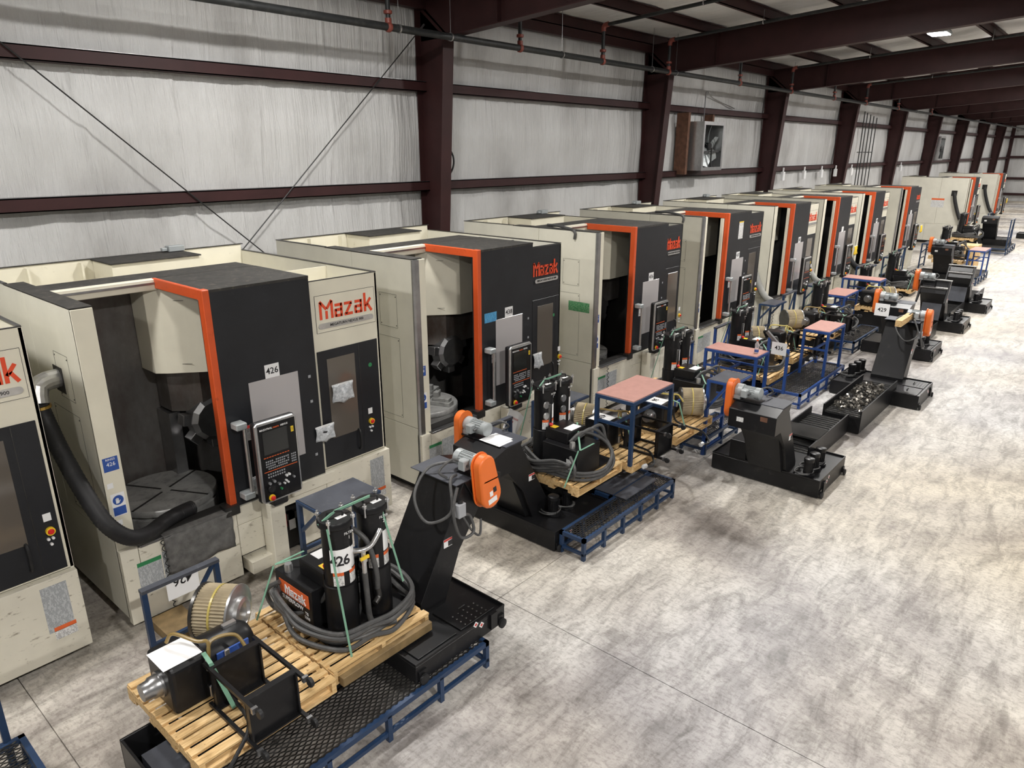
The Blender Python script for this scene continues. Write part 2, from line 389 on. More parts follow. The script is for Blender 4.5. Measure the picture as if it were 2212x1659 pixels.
# sprinkler pipes
SP_Y, SP_Z = 9.12, 6.06
t = thing('sprinkler_main', 'long black sprinkler main running along the wall in front of the columns', 'pipe', (0, SP_Y, SP_Z))
MB('pipe_black').cyl((-8, 0, 0), (XE, 0, 0), .055, n=12).build('pipe', t, True)
for x in (3.1, 7.9, 9.0, 12.0, 15.4, 16.5, 20, 24, 28, 32, 40):
    mb = MB('steel').cyl((x, 0, .05), (x, 0, .85), .006, n=6).lathe([(.058, -.015), (.066, -.015), (.066, .015), (.058, .015)], (x, 0, 0), 'x', 12); mb.build('hanger', t)
BR = [(7.7, 0), (10.75, 1), (13.4, 1), (16.15, 1), (20.1, 1), (23.9, 1), (28.0, 1), (31.8, 1), (36.6, 1), (43, 1)]
for i, (x, kk) in enumerate(BR):
    z1 = .62
    b = thing('sprinkler_branch', 'black sprinkler branch with rust red couplings rising to the roof, %s from the left' % ORD[i], 'pipe', (x, SP_Y, SP_Z), 0, 'sprinkler branches')
    MB('pipe_black').cyl((0, 0, .05), (0, 0, z1), .036, n=10).build('riser', b, True)
    MB('pipe_black').cyl((0, -.06, z1+.06), (0, -20, z1+.06+1.4), .036, n=10).build('branch_pipe', b, True)
    MB('fitting_red').lathe([(.062, -.04), (.075, -.02), (.075, .02), (.062, .04)], (0, 0, 0), 'x', 12).cyl((0, 0, 0), (0, 0, .12), .05, n=10).build('tee', b, True)
    MB('fitting_red').lathe([(.04, -.03), (.065, -.02), (.065, .02), (.04, .03)], (0, 0, .2), 'z', 12).build('coupling', b, True)
    MB('fitting_red').tube([(0, 0, z1-.06), (0, 0, z1), (0, -.03, z1+.05), (0, -.12, z1+.068)], .05, 10, 4).build('elbow', b, True)
    for yy_ in (-2.2, -5.2): MB('steel').cyl((0, yy_, z1+.06-yy_*.07), (0, yy_, z1+.3-yy_*.07), .006, n=6).lathe([(.04, -.012), (.048, 0), (.04, .012)], (0, yy_, z1+.06-yy_*.07), 'y', 10).build('hanger', b)
# cross bracing rods
for i, (a, c) in enumerate((((1.65, 6.51), (6.6, 2.07)), ((9.2, 6.35), (4.6, 2.17)))):
    t = thing('brace_rod', ['thin steel brace rod slanting down to the right across the wall', 'thin steel brace rod slanting down to the left across the wall'][i], 'rod', (a[0], 9.98-.02*i, a[1]))
    MB('wire').cyl((0, 0, 0), (c[0]-a[0], 0, c[1]-a[1]), .009, n=6).build('rod', t)
    MB('steel').cyl((0, 0, 0), ((c[0]-a[0])*.03, 0, (c[1]-a[1])*.03), .018, n=8).build('turnbuckle', t)
# wall fans
def fan(x, label):
    t = thing('exhaust_fan', label, 'fan', (x, WY, 3.77))
    mb = MB('zinc').box(0, .02, -.8, -.05, 0, 1.28).box(1.23, 1.25, -.8, -.05, 0, 1.28).box(.02, 1.23, -.8, -.05, 0, .02).box(.02, 1.23, -.8, -.05, 1.26, 1.28)
    mb.box(0, .09, -.81, -.8, 0, 1.28).box(1.16, 1.25, -.81, -.8, 0, 1.28).box(.09, 1.16, -.81, -.8, 0, .09).box(.09, 1.16, -.81, -.8, 1.19, 1.28); mb.build('housing', t)
    mb = MB('steel')
    for i in range(12): mb.prism([(-.16, .06+.1*i), (-.1, .14+.1*i), (-.095, .14+.1*i), (-.155, .06+.1*i)], .04, 1.21, 'x')
    mb.build('shutter', t)
    for k in range(6):
        a = k*math.pi/3+.3; mb = MB('motor_grey'); M = Matrix.Translation((.625, -.6, .64)) @ Matrix.Rotation(a, 4, 'Y')
        mb.M = M; mb.add([(-.05, -.06, .08), (.05, .06, .08), (.19, .1, .34), (.13, .06, .54), (-.13, -.1, .54), (-.19, -.1, .34)], [(0, 1, 2, 3, 4, 5)])
        o = mb.build('blade', t); s = o.modifiers.new('thick', 'SOLIDIFY'); s.thickness = .006
    MB('black_paint').lathe([(.1, -.1), (.1, .06), (.05, .1)], (.625, -.62, .64), 'y', 14).build('hub', t, True)
    mb = MB('wire')
    for r in (.12, .22): mb.tube([(.625+r*math.cos(q*math.pi/6), -.76, .64+r*math.sin(q*math.pi/6)) for q in range(13)], .006, 5, 1)
    mb.bar((.625, -.77, .05), (.625, -.77, .6), .03).bar((.05, -.74, .5), (1.2, -.74, .5), .04); mb.build('motor_bracket', t)
    MB('rust').box(-.24, -.12, -.45, -.1, -.1, 1.5).build('frame_post', t); MB('rust').box(1.3, 1.4, -.4, -.1, 1.2, 1.5).build('frame_post', t)
    MB('steel').tube([(.95, -.3, 1.28), (.95, -.3, 1.9), (1.1, -.25, 2.1), (1.9, -.1, 1.95), (3.3, -.1, 1.75)], .014, 6).build('conduit', t)
fan(18.75, 'square galvanised exhaust fan with big blades between second and third columns')
fan(47.6, 'small looking galvanised exhaust fan far down the long wall')
# conduits and sockets on the far wall
for i, (x, z0) in enumerate(((34.6, 2.6), (35.0, 2.4), (35.5, 2.5), (36.0, 2.6), (36.5, 2.5))):
    t = thing('wall_conduit', 'dark conduit dropping down the bright wall bay, %s from the left' % ORD[i], 'conduit', (x, WY-.3, 0), 0, 'conduits in the far bay')
    MB('wire').cyl((0, 0, z0), (0, 0, 5.9-.05*i), .022, n=8).build('tube', t, True)
    MB('steel').box(-.035, .035, .02, .1, 4.2, 4.25).build('clip', t)
for i, x in enumerate((26.2, 28.3, 30.2, 31.9, 34.0, 42.2)):
    t = thing('wall_socket_box', 'small white box on the lower wall girt, %s from the left' % ORD[i], 'wall box', (x, WY-.2, 3.62), 0, 'white boxes on the girt')
    MB('white_label').box(-.09, .09, -.1, 0, -.34, -.04).build('case', t, bevel=.01); MB('white_label').cyl((0, -.05, -.04), (0, -.05, .1), .03, n=8).build('cap', t)
tag(MB('wire').tube([(9.42, 9.9, 3.7), (9.62, 9.8, 3.95), (9.66, 9.8, 4.2), (9.5, 9.85, 4.45)], .018, 6).build('loose_cable'), 'black cable loop curling out behind the first column', 'cable')
# ------------------------------------------------------------------ vertical turning machines
FY = 6.4
def decal(parent, x, z, w, h, y=-.002, ground='print_white', head=None, hh=.25, face='-y', name='sticker', thick=.002):
    mb = MB(ground)
    if face == '-y': mb.box(x, x+w, y-thick, y, z, z+h)
    else: mb.box(y-thick, y, x, x+w, z, z+h)
    if head:
        mb.mat(head)
        if face == '-y': mb.box(x, x+w, y-thick-.001, y-thick, z+h*(1-hh), z+h)
        else: mb.box(y-thick-.001, y-thick, x, x+w, z+h*(1-hh), z+h)
    return mb.build(name, parent)
def pendant(t, x, z=.93, near=True, y=-.36):
    p = thing_part('control_panel', t, (x, y, z))
    w, h, d = .46, .86, .1
    body = MB('black_paint').box(0, w, .02, d, 0, h).build('pendant_case', p, bevel=.025, seg=2)
    MB('zinc').prism([(0, .03), (.03, 0), (w-.03, 0), (w, .03), (w, h-.03), (w-.03, h), (.03, h), (0, h-.03)], 0, .03, 'y').build('bezel', p, bevel=.01, seg=2)
    MB('black_paint').box(.03, w-.02, -.006, .0, .02, h-.03).build('face_plate', p, bevel=.004)
    MB('screen_glass').box(.07, .34, -.010, -.006, .52, .76).build('screen', p)
    mb = MB('label_orange')
    for i in range(10): mb.box(.06+i*.029, .08+i*.029, -.011, -.006, .485, .492)
    mb.box(.05, .42, -.009, -.006, .335, .341); mb.build('key_strip', p)
    if near:
        mb = MB('soft_grey_key')
        for r in range(4):
            for c in range(12):
                if (r*7+c*3) % 11: mb.box(.075+c*.022, .089+c*.022, -.010, -.006, .36+r*.026, .374+r*.026)
            for c in range(3): mb.box(.36+c*.02, .373+c*.02, -.010, -.006, .36+r*.026, .374+r*.026)
        for r in range(2):
            for c in range(8): mb.box(.085+c*.025, .099+c*.025, -.010, -.006, .27+r*.03, .285+r*.03)
        mb.build('keys', p)
    for (kx, kz, r, m) in ((.09, .215, .014, 'zinc'), (.14, .225, .014, 'zinc'), (.105, .15, .036, 'black_rubber'), (.19, .18, .014, 'zinc'), (.28, .24, .012, 'white_label'), (.31, .245, .012, 'white_label'), (.35, .25, .012, 'black_rubber'), (.36, .2, .012, 'zinc'), (.27, .19, .01, 'white_label'), (.25, .165, .01, 'white_label'), (.29, .165, .01, 'white_label'), (.21, .12, .011, 'label_green')):
        MB(m).lathe([(r, -.03), (r*1.05, -.026), (r*1.05, -.006)], (kx, 0, kz), 'y', 12).build('knob', p, True)
    MB('label_yellow').lathe([(.034, -.02), (.034, -.006)], (.1, 0, .055), 'y', 16).build('button_collar', p)
    MB('red_knob').lathe([(.016, -.045), (.024, -.04), (.024, -.028), (.016, -.02)], (.1, 0, .055), 'y', 16).build('stop_button', p, True)
    MB('label_yellow').box(.385, .415, -.008, -.006, .68, .74).build('sticker', p)
    if near:
        lettering('1', .045, 'ink', p, (.4, -.009, .71))
        lettering('MAZATROL', .026, 'white_label', p, (.115, -.008, .785), bold=.02); lettering('matrix', .026, 'label_orange', p, (.225, -.008, .785), bold=.02); lettering('NEXUS', .026, 'white_label', p, (.315, -.008, .785), bold=.02)
    return p
def thing_part(name, parent, loc):
    o = link(name, None, parent, loc); o.empty_display_size = .05; return o
def machine(x0, label, W=3.0, dark=False, num='', near=2, px=1.28, chuck=False, logo='MEGATURN NEXUS 900', hose=None, extra=''):
    t = thing('vertical_lathe', label, 'machine', (x0, FY, 0))
    wall = 'panel_side' if dark else 'cream'
    MB('cabin_dark').box(.1, W-.1, .15, 2.75, 0, .16).build('plinth', t)
    # left side: separate sheet panels with open seams
    for (a, b, c, d) in ((0, 1.55, .12, .93), (1.556, 2.9, .12, .93), (0, 1.15, .936, 3.08), (1.156, 2.9, .936, 3.08)):
        MB('panel_side').box(0, .03, a, b, c, d).build('side_panel', t, bevel=.003)
    for (a, c, w, h) in ((.28, 1.02, .62, 1.05), (.3, 2.2, .33, .42)) if near else ():
        mb = MB('steel_dark'); q = .003
        mb.box(-.0015, 0, a, a+w, c, c+q).box(-.0015, 0, a, a+w, c+h, c+h+q).box(-.0015, 0, a, a+q, c, c+h).box(-.0015, 0, a+w, a+w+q, c, c+h)
        for (u, v) in ((a+.02, c+.03), (a+w-.02, c+.03), (a+.02, c+h-.03), (a+w-.02, c+h-.03)): mb.cyl((-.003, u, v), (0, u, v), .008, n=6)
        mb.build('access_panel', t)
    MB('panel_side').box(W-.03, W, 0, 2.9, .12, 3.0).build('side_panel', t, bevel=.003)
    MB('cream').box(.03, W-.03, 2.87, 2.9, .12, 3.08).build('back_panel', t)
    MB('cream').box(.03, .17, .02, 1.7, .85, 3.07).build('pillar', t)
    if dark:
        MB('steel').prism([(-.005, .0), (-.005, -.02), (.02, -.035), (.09, -.035), (.09, 0)], .1, 3.07, 'z').build('corner_post', t)
        MB('cream').box(.09, .2, -.02, .02, .85, 3.07).build('pillar_face', t, bevel=.003)
    else:
        MB('cream').box(0, .17, -.005, .02, .85, 3.07).build('pillar_face', t, bevel=.004)
    MB('dusty_black').box(0, .17, 0, 1.72, 3.072, 3.084).build('top_ledge', t)
    MB('cream').box(.17, 1.1, .93, 1.02, 2.97, 3.08).build('top_rail', t, bevel=.006)
    MB('steel').box(.17, 1.1, .915, .93, 3.03, 3.05).build('door_track', t)
    MB('dusty_black').box(.17, 2.22, 1.02, 1.42, 3.05, 3.075).build('roof_strip', t)
    MB('cream').box(.17, W-.03, 1.44, 2.87, 2.40, 2.43).build('roof_pit', t)
    MB('cream').box(.17, 2.22, 1.42, 1.44, 2.43, 3.05).build('pit_wall', t)
    MB('cream').box(1.2, 2.22, 2.3, 2.86, 2.43, 3.07).build('rear_box', t); MB('dusty_black').box(1.18, 2.24, 2.28, 2.88, 3.07, 3.085).build('rear_box_top', t)
    MB('steel_dark').box(.0, W, 2.86, 2.905, 3.08, 3.09).build('rim', t); MB('steel_dark').box(-.003, .034, 1.72, 2.86, 3.08, 3.09).build('rim', t); MB('steel_dark').box(W-.034, W+.003, .02, 2.86, 3.0, 3.01).build('rim', t)
    for xx in (.5, 1.05): MB('cream').box(xx, xx+.02, 2.78, 2.87, 2.43, 3.06).build('stiffener', t)
    if near == 0 or x0 > 12: MB('cream').box(1.03, 1.074, .04, .1, .87, 2.98).build('inner_frame', t)
    # cabin
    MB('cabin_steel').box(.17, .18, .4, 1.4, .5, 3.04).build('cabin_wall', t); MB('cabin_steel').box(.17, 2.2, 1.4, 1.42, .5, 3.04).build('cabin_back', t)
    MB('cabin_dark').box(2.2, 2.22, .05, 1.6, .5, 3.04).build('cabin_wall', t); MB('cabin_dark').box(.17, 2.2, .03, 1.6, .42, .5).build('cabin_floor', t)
    MB('cream').box(.18, .26, 1.02, 1.1, .9, 3.0).build('cabin_post', t)
    cx, cy = .82, .83
    MB('table_steel').lathe([(.46, .5), (.5, .66), (.5, .78), (.475, .79), (.475, .81), (.505, .82), (.505, .87), (.495, .885), (.02, .885)], (cx, cy, 0), 'z', 48).build('turntable', t, True)
    for k in range(4 if not chuck else 0):
        a = k*math.pi/2+.5; MB('cabin_dark').bar((cx+.06*math.cos(a), cy+.06*math.sin(a), .886), (cx+.5*math.cos(a), cy+.5*math.sin(a), .886), .022, .006).build('slot', t)
    if not chuck and near:
        MB('steel').box(cx-.06, cx+.0, cy-.52, cy-.49, .68, .8).build('dog', t)
    for k in range(4 if chuck else 0):
        a = k*math.pi/2+.35; M = Matrix.Translation((cx, cy, .885)) @ Matrix.Rotation(a, 4, 'Z')
        mb = MB('table_steel'); mb.M = M; mb.box(.12, .46, -.07, .07, 0, .06).box(.18, .44, -.055, .055, .06, .11).box(.2, .27, -.05, .05, .11, .19); mb.build('chuck_jaw', t, bevel=.004)
    pr = [(1.0, 1.39), (1.0, 1.06), (1.09, .96), (1.28, .80), (1.46, .66), (2.15, .66), (2.15, 1.39)]
    MB('cream').prism(pr, 2.08, 2.99, 'z').build('ram_cover', t, bevel=.004)
    if near: 
        mb = MB('steel_dark'); d = Vector((.18, -.18, 0)); 
        for q0, q1, zz in (((1.105, .972), (1.275, .79), 2.85), ((1.105, .972), (1.275, .79), 2.18)): mb.bar((q0[0], q0[1], zz), (q1[0], q1[1], zz), .003, .004)
        mb.build('cover_seam', t)
    MB('cabin_steel').prism([(1.12, 1.38), (1.12, 1.1), (1.36, .86), (2.1, .86), (2.1, 1.38)], 1.62, 2.08, 'z').build('ram', t)
    MB('steel').lathe([(.2, -.12), (.25, -.08), (.25, .08), (.2, .12)], (1.46, .95, 1.5), 'y', 12).build('turret', t)
    for k in range(5):
        a = math.pi*(.95+.28*k); M = Matrix.Translation((1.46, .95, 1.5)) @ Matrix.Rotation(-a, 4, 'Y')
        mb = MB('steel'); mb.M = M; mb.box(.2, .33, -.07, .07, -.06, .06); mb.build('tool_block', t, bevel=.005)
    MB('steel').box(1.08, 1.2, 1.1, 1.39, .6, 1.6).build('slide_cover', t)
    # front apron
    aw = 'cream_apron'
    for (a, b, c, d) in ((0, .155, .08, .85), (.16, 1.115, .08, .44), (.16, 1.115, .445, .83), (1.12, 1.62, .3, .85), (1.12, 2.2, .655, .85), (1.86, 2.2, .1, .65), (2.205, W, .1, .86)):
        if (a, b) == (1.12, 1.62): c, d = .3, .65
        MB(aw).box(a, b, -.06, .02, c, d).build('apron_panel', t, bevel=.003)
    MB('cabin_dark').box(1.12, 1.9, .1, .14, .05, .66).build('recess', t)
    MB('red_knob').box(1.67, 1.71, .02, .1, .36, .52).build('valve', t); MB('steel').box(1.74, 1.82, .03, .1, .3, .5).build('valve_block', t)
    MB(aw).box(1.15, 1.42, -.2, .0, .12, .26).build('bracket_arm', t, bevel=.004)
    MB(aw).box(1.75, 2.3, -.09, -.06, .74, .86).build('door_rail_cover', t, bevel=.003)
    MB('steel').box(.17, 1.12, -.075, .06, .83, .855).build('sill', t, bevel=.003); MB('cabin_dark').box(.17, 1.1, .0, .12, .855, .87).build('track_brush', t)
    if near:
        decal(t, .12, .34, .22, .34, -.06, 'print_grey', 'label_green', .12, name='safety_sheet'); decal(t, .35, .36, .34, .34, -.06, 'print_grey', name='diagram_sheet')
        decal(t, W-.3, .36, .2, .44, -.06, 'print_grey', name='diagram_sheet'); decal(t, W-.26, .28, .17, .12, -.06, 'print_white', 'label_orange', .3, name='warning_label')
    # sliding door with its roof
    MB('black_door').box(1.14, 2.21, -.05, .0, .86, 3.06).build('door', t, bevel=.005); MB('dusty_black').box(1.12, 2.21, -.05, .98, 3.055, 3.08).build('door_roof', t)
    MB('black_door').box(2.19, 2.21, 0, .98, 2.4, 3.055).build('door_return', t)
    mb = MB('orange_frame').box(1.075, 1.145, -.055, .035, .86, 3.085).box(1.075, 1.115, .035, .98, 2.985, 3.085); mb.build('door_edge', t, bevel=.006)
    MB('black_rubber').box(1.085, 1.105, .035, .06, .87, 2.98).build('door_seal', t)
    MB('steel_dark').box(1.0, 1.15, -.09, .02, .80, .90).build('door_stop', t)
    MB('window_film' ).box(1.42, 1.98, -.056, -.049, 1.17, 2.11).build('door_window', t, bevel=.002)
    h = MB('zinc').cyl((1.27, -.15, .98), (1.27, -.15, 1.73), .02, n=12).build('door_handle', t, True)
    for zz in (.98, 1.73): MB('motor_grey').box(1.18, 1.295, -.175, -.05, zz-.035, zz+.035).build('handle_bracket', h, bevel=.01)
    pl = MB('white_label').box(1.61, 1.77, -.055, -.05, 2.11, 2.25).build('number_plate', t)
    if num: lettering(num, .092, 'ink', pl, (1.69, -.0565, 2.18), bold=.012)
    if near: decal(t, 1.335, 1.52, .08, .16, -.05, 'print_white', 'label_red', .2, name='warning_label')
    # right cabinet
    cm = 'black_door' if dark else 'cream'; ct = 3.0
    MB(cm).box(2.225, W, 0, .03, .87, ct).build('cabinet_front', t, bevel=.004)
    MB('steel_dark').box(2.225, W, .0, .02, ct, ct+.008).build('cabinet_rim', t)
    MB(cm).box(2.225, W, .9, .92, 2.5, 2.98).box(2.225, W-.03, .03, .9, 2.62, 2.64).box(W-.18, W-.03, .02, .2, 2.9, 2.94).build('cabinet_well', t)
    MB('black_door').box(2.26, W-.05, -.012, 0, .89, 2.24).build('cabinet_door', t, bevel=.003)
    MB('steel_dark').box(2.8, 2.804, -.0135, -.012, .9, 2.23).build('door_seam', t)
    MB('window_smoke').box(2.37, 2.74, -.016, -.012, 1.21, 2.14).build('cabinet_window', t, bevel=.002)
    MB('black_rubber').tube([(2.72, -.012, .98), (2.72, -.05, 1.0), (2.72, -.06, 1.1), (2.72, -.05, 1.2), (2.72, -.012, 1.22)], .013, 8, 4).build('cabinet_handle', t, True)
    MB('label_yellow').lathe([(.035, -.03), (.035, 0)], (2.91, -.012, 1.27), 'y', 16).build('button_collar', t); MB('red_knob').lathe([(.018, -.045), (.025, -.035), (.025, -.02)], (2.91, -.012, 1.27), 'y', 14).build('stop_button', t, True)
    for (kx, kz) in ((2.885, 1.2), (2.92, 1.2), (2.9, 1.15)): MB('white_label').lathe([(.012, -.02), (.012, 0)], (kx, -.012, kz), 'y', 10).build('button', t)
    decal(t, 2.88, 1.36, .06, .07, -.012, 'white_label')
    if not dark:
        mb = MB('white_label').box(2.29, W-.05, -.004, 0, 2.44, 2.84); mb.mat('ink')
        for zz in (2.438, 2.84): mb.box(2.288, W-.048, -.005, 0, zz, zz+.003)
        for xx in (2.287, W-.05): mb.box(xx, xx+.003, -.005, 0, 2.438, 2.843)
        mb.mats[0] = 'cream'; lb = mb.build('logo_panel', t)
    else: lb = MB('steel_dark').box(2.24, W-.03, -.002, 0, 2.38, 2.383).box(2.24, W-.03, -.002, 0, 2.86, 2.862).build('logo_panel', t)
    mb = MB('red_logo'); wordmark(mb, 2.33 if not dark else 2.27, 2.58, .21, -.004, width=W-.08-(2.33 if not dark else 2.27)); mb.build('wordmark', lb)
    bx0, bx1 = 2.31, W-.08
    bd = MB('zinc').prism([(bx0+.03*math.cos(q)+.03, 2.51+.03*math.sin(q)) for q in [math.pi/2+i*math.pi/6 for i in range(7)]]+[(bx1-.03+.03*math.cos(q), 2.51+.03*math.sin(q)) for q in [-math.pi/2+i*math.pi/6 for i in range(7)]], -.014, -.004, 'y').build('badge', lb)
    if near: lettering(logo, .042, 'ink', lb, ((bx0+bx1)/2, -.0155, 2.51), bold=.01)
    # pendant
    pendant(t, px, near=near > 0)
    MB('black_rubber').box(px+.13, px+.3, -.34, -.2, .85, .93).build('pendant_neck', t, bevel=.015)
    MB(aw).box(px+.12, px+.29, -.26, -.08, .06, .85).build('pendant_post', t, bevel=.006)
    if near:
        sg = decal(t, .02, 1.62, .125, .13, -.02 if dark else -.005, 'label_blue', name='number_sign')
        if not dark or num:
            lettering(num or '426', .05, 'white_label', sg, (.083, -.0245 if dark else -.0095, 1.685)); lettering('RINGS', .028, 'white_label', sg, (.083, -.0245 if dark else -.0095, 1.73))
        yy0 = -.02 if dark else -.005
        hs = decal(t, .03, 1.18, .115, .22, yy0, 'white_label', name='glove_sign')
        MB('label_blue').lathe([(.046, -.001), (.046, 0)], (.087, yy0-.003, 1.335), 'y', 20).box(.035, .14, yy0-.004, yy0-.002, 1.19, 1.27).build('blue_disc', hs)
        mb = MB('white_label').box(.066, .092, yy0-.006, yy0-.003, 1.305, 1.335)
        for i in range(4): mb.box(.066+i*.007, .071+i*.007, yy0-.006, yy0-.003, 1.335, 1.358-abs(i-1.5)*.004)
        mb.bar((.092, yy0-.004, 1.315), (.104, yy0-.004, 1.332), .003, .006); mb.build('hand_mark', hs)
        decal(t, .03, 1.09, .06, .05, yy0, 'white_label')
        mb = MB('soft_grey_key')
        for (a, b) in ((2.1, 2.0), (2.1, 1.72), (2.1, 1.1)): mb.box(a, a+.03, -.053, -.05, b, b+.03)
        mb.build('reflector', t)
    if hose:
        hp = thing_part('exhaust_hose', t, (0, 0, 0))
        if hose == 'long':
            MB('zinc').tube([(.04, .62, 2.37), (-.1, .6, 2.37), (-.19, .57, 2.33), (-.22, .52, 2.2)], .085, 16, 2).build('elbow', hp, False)
            MB('cabin_dark').box(-.004, 0, .5, .72, 2.24, 2.48).build('port', hp); MB('brass').lathe([(.092, -.012), (.092, .012)], (-.22, .52, 2.18), 'z', 18).build('clamp', hp)
            pts = [(-.22, .52, 2.2), (-.2, .46, 2.02), (-.19, .28, 1.8), (-.16, .04, 1.52), (-.09, -.14, 1.23), (.06, -.17, 1.03), (.25, -.09, .95), (.45, .03, .945), (.62, .1, .94), (.78, .14, .93)]
            MB('black_rubber').tube(pts, .07, 14, 18, .05).build('hose_tube', hp, True)
        else:
            m = 'hose_grey' if hose == 'grey' else 'black_rubber'
            MB('cabin_dark').box(-.006, 0, .42, .66, 2.25, 2.5).build('port', hp)
            pts = [(-.02, .55, 2.38), (-.12, .5, 2.3), (-.13, .42, 2.0), (-.12, .28, 1.6), (-.12, .1, 1.2), (-.1, -.06, .98), (.03, -.12, .9), (.22, .1, .8)]
            MB(m).tube(pts, .075, 12, 14, .06).build('hose_tube', hp, True)
    return t
MX = []
m0 = machine(-1.46, 'cream turning machine cut off by the left edge of the photo', 3.03, False, '', 1, logo='MEGATURN NEXUS 900')
m1 = machine(1.92, 'nearest whole cream turning machine, numbered 426, with red wordmark on cream panel', 3.12, False, '426', 2, 1.26, hose='long')
m2 = machine(5.57, 'second whole turning machine, numbered 438, black front with red wordmark', 2.93, True, '438', 2, 1.36, True)
m3 = machine(9.40, 'third turning machine in the row, black front, with green sticker on its side', 2.85, True, '436', 1, 1.36)
m4 = machine(13.0, 'fourth turning machine, black front, with paper sheet high on its door', 3.0, True, '437', 1, 1.36)
m5 = machine(16.62, 'fifth turning machine, cream logo panel, grey corrugated hose on its side', 2.98, False, '431', 0, 1.36, hose='grey')
m6 = machine(19.98, 'sixth turning machine, cream logo panel, short grey hose, yellow tag on control panel', 2.97, False, '', 0, 1.36, hose='grey')
m7 = machine(23.38, 'seventh turning machine, cream logo panel and black hose down its side', 2.96, False, '429', 0, 1.36, hose='black')
m8 = machine(27.72, 'eighth turning machine, dark grey corner post, last before the wide gap', 2.98, True, '', 0, 1.36)
m9 = machine(40.05, 'ninth turning machine standing beyond the gap, broad plain side with black hose', 3.0, False, '', 0, 1.36, hose='black')
m10 = machine(48.2, 'farthest turning machine at the end of the row', 3.0, False, '', 0, 1.36, hose='black')
# loose things hanging on the machines
def rag():
    t = thing('absorbent_mat', 'dark grey quilted absorbent mat hung over the sill of machine 426', 'mat', (2.3, FY-.062, .85))
    mb = MB('rag'); n, k = 14, 8
    vs = []
    for i in range(n+1):
        for j in range(k+1):
            x = .68*i/n; z = -.40*j/k-.02*math.sin(x*9)*j/k
            vs.append((x, -.022-.008*math.sin(i*1.7)-.01*math.cos(j*1.9+i*.6), z))
    mb.add(vs, [(i*(k+1)+j, (i+1)*(k+1)+j, (i+1)*(k+1)+j+1, i*(k+1)+j+1) for i in range(n) for j in range(k)])
    o = mb.build('cloth', t, True); s = o.modifiers.new('thick', 'SOLIDIFY'); s.thickness = .008
    MB('rag').box(0, .68, -.03, .06, .0, .012).build('fold', t)
rag()
def bag(x, y, z, w, h, label, mat='plastic_bag', cat='plastic bag', lean=0, face='-y'):
    t = thing('document_pouch', label, cat, (x, y, z), 0 if face == '-y' else -.5)
    mb = MB(mat); n = 8; vs = []
    for i in range(n+1):
        for j in range(n+1):
            u, v = i/n, j/n
            vs.append((w*(u+lean*v), -.012-.02*math.sin(v*3.1)*math.sin(u*3.1)-.012*math.sin(u*9+v*5), -h*v*(1-.18*abs(math.sin(u*4+1)))))
    mb.add(vs, [(i*(n+1)+j, (i+1)*(n+1)+j, (i+1)*(n+1)+j+1, i*(n+1)+j+1) for i in range(n) for j in range(n)])
    o = mb.build('sleeve', t, True); s = o.modifiers.new('thick', 'SOLIDIFY'); s.thickness = .003
    MB('white_label').box(0, w, -.018, -.004, -.012, .006).build('seal_strip', t)
    return t
bag(1.92+2.40, FY-.016, 1.83, .28, .24, 'clear plastic pouch hung inside the framed window of machine 426')
b = bag(1.92+2.12, FY-.055, 1.42, .24, .2, 'clear plastic pouch with black tool drawing beside control panel of machine 426')
MB('ink').bar((.08, -.035, -.06), (.16, -.035, -.08), .003, .02).bar((.15, -.035, -.08), (.12, -.035, -.14), .003, .02).build('tool_drawing', b)
bag(1.92+1.30, FY-.07, 1.12, .18, .22, 'torn clear plastic pouch low on the black door by the handle')
bag(5.57+2.22, FY-.05, 1.45, .2, .26, 'plastic pouch hanging out beside control panel of machine 438', lean=.2)
for k, (x, s) in enumerate(((19.98+1.36+.4, 'yellow tag hanging on control panel of the sixth machine'), (27.72+1.78, 'yellow tag hanging on control panel of the eighth machine'), (48.2+1.5, 'yellow tag hanging on the farthest machine'))):
    bag(x, FY-.4, 1.72, .3, .3, s, 'label_yellow', 'tag', .2)
t = thing('paper_notice', 'white sheet with red lettering hung askew under control panel of machine 438', 'paper', (5.57+1.52, FY-.3, .78))
mb = MB('white_paper'); mb.M = Matrix.Rotation(.55, 4, 'Y'); mb.box(-.14, .14, -.004, 0, -.24, .05); mb.M = Matrix.Translation((.16, .01, -.05)) @ Matrix.Rotation(.75, 4, 'Y'); mb.box(-.1, .1, -.003, 0, -.3, .0); mb.build('sheet', t)
lettering('NO TOUCH', .04, 'label_red', t, (-.02, -.006, -.06), roll=.55); lettering('438', .03, 'label_red', t, (-.05, -.006, -.1), roll=.55)
decal(m2, 1.2, 2.1, .24, .13, -.05, 'print_cyan', name='blue_sticker'); decal(m3, .08, 1.78, .42, .16, 0, 'print_green', name='green_sticker', face='-x')
decal(m4, 1.62, 2.52, .22, .36, -.05, 'print_white', 'label_yellow', .06, name='paper_sheet'); decal(m9, .9, 1.7, .55, .42, 0, 'print_white', 'label_orange', .2, name='warning_sign', face='-x')
decal(m1, .02, 1.46, .05, .05, -.005, 'white_label')
for m, w in ((m1, 3.12), (m2, 2.93)): MB('label_green').lathe([(.025, -.002), (.025, 0)], (w-.17, -.012, 1.95), 'y', 14).build('round_sticker', m)
for m in (m1, m3, m5):
    zc = spline([(.36, -.09, .83), (.37, -.1, .6), (.36, -.1, .35), (.38, -.09, .1)], 16)
    MB('wire').tube([p+Vector((.014*math.cos(i*1.3), .014*math.sin(i*1.3), 0)) for i, p in enumerate(zc)], .005, 5, 2).build('coiled_cord', m, True)
for m, x in ((m1, 1.5), (m3, .5), (m4, .9), (m5, .9)):
    MB('motor_grey').box(2.05, 2.25, 2.72, 2.84, 3.09, 3.16).box(1.98, 2.05, 2.75, 2.81, 3.1, 3.14).build('limit_switch', m, bevel=.006)
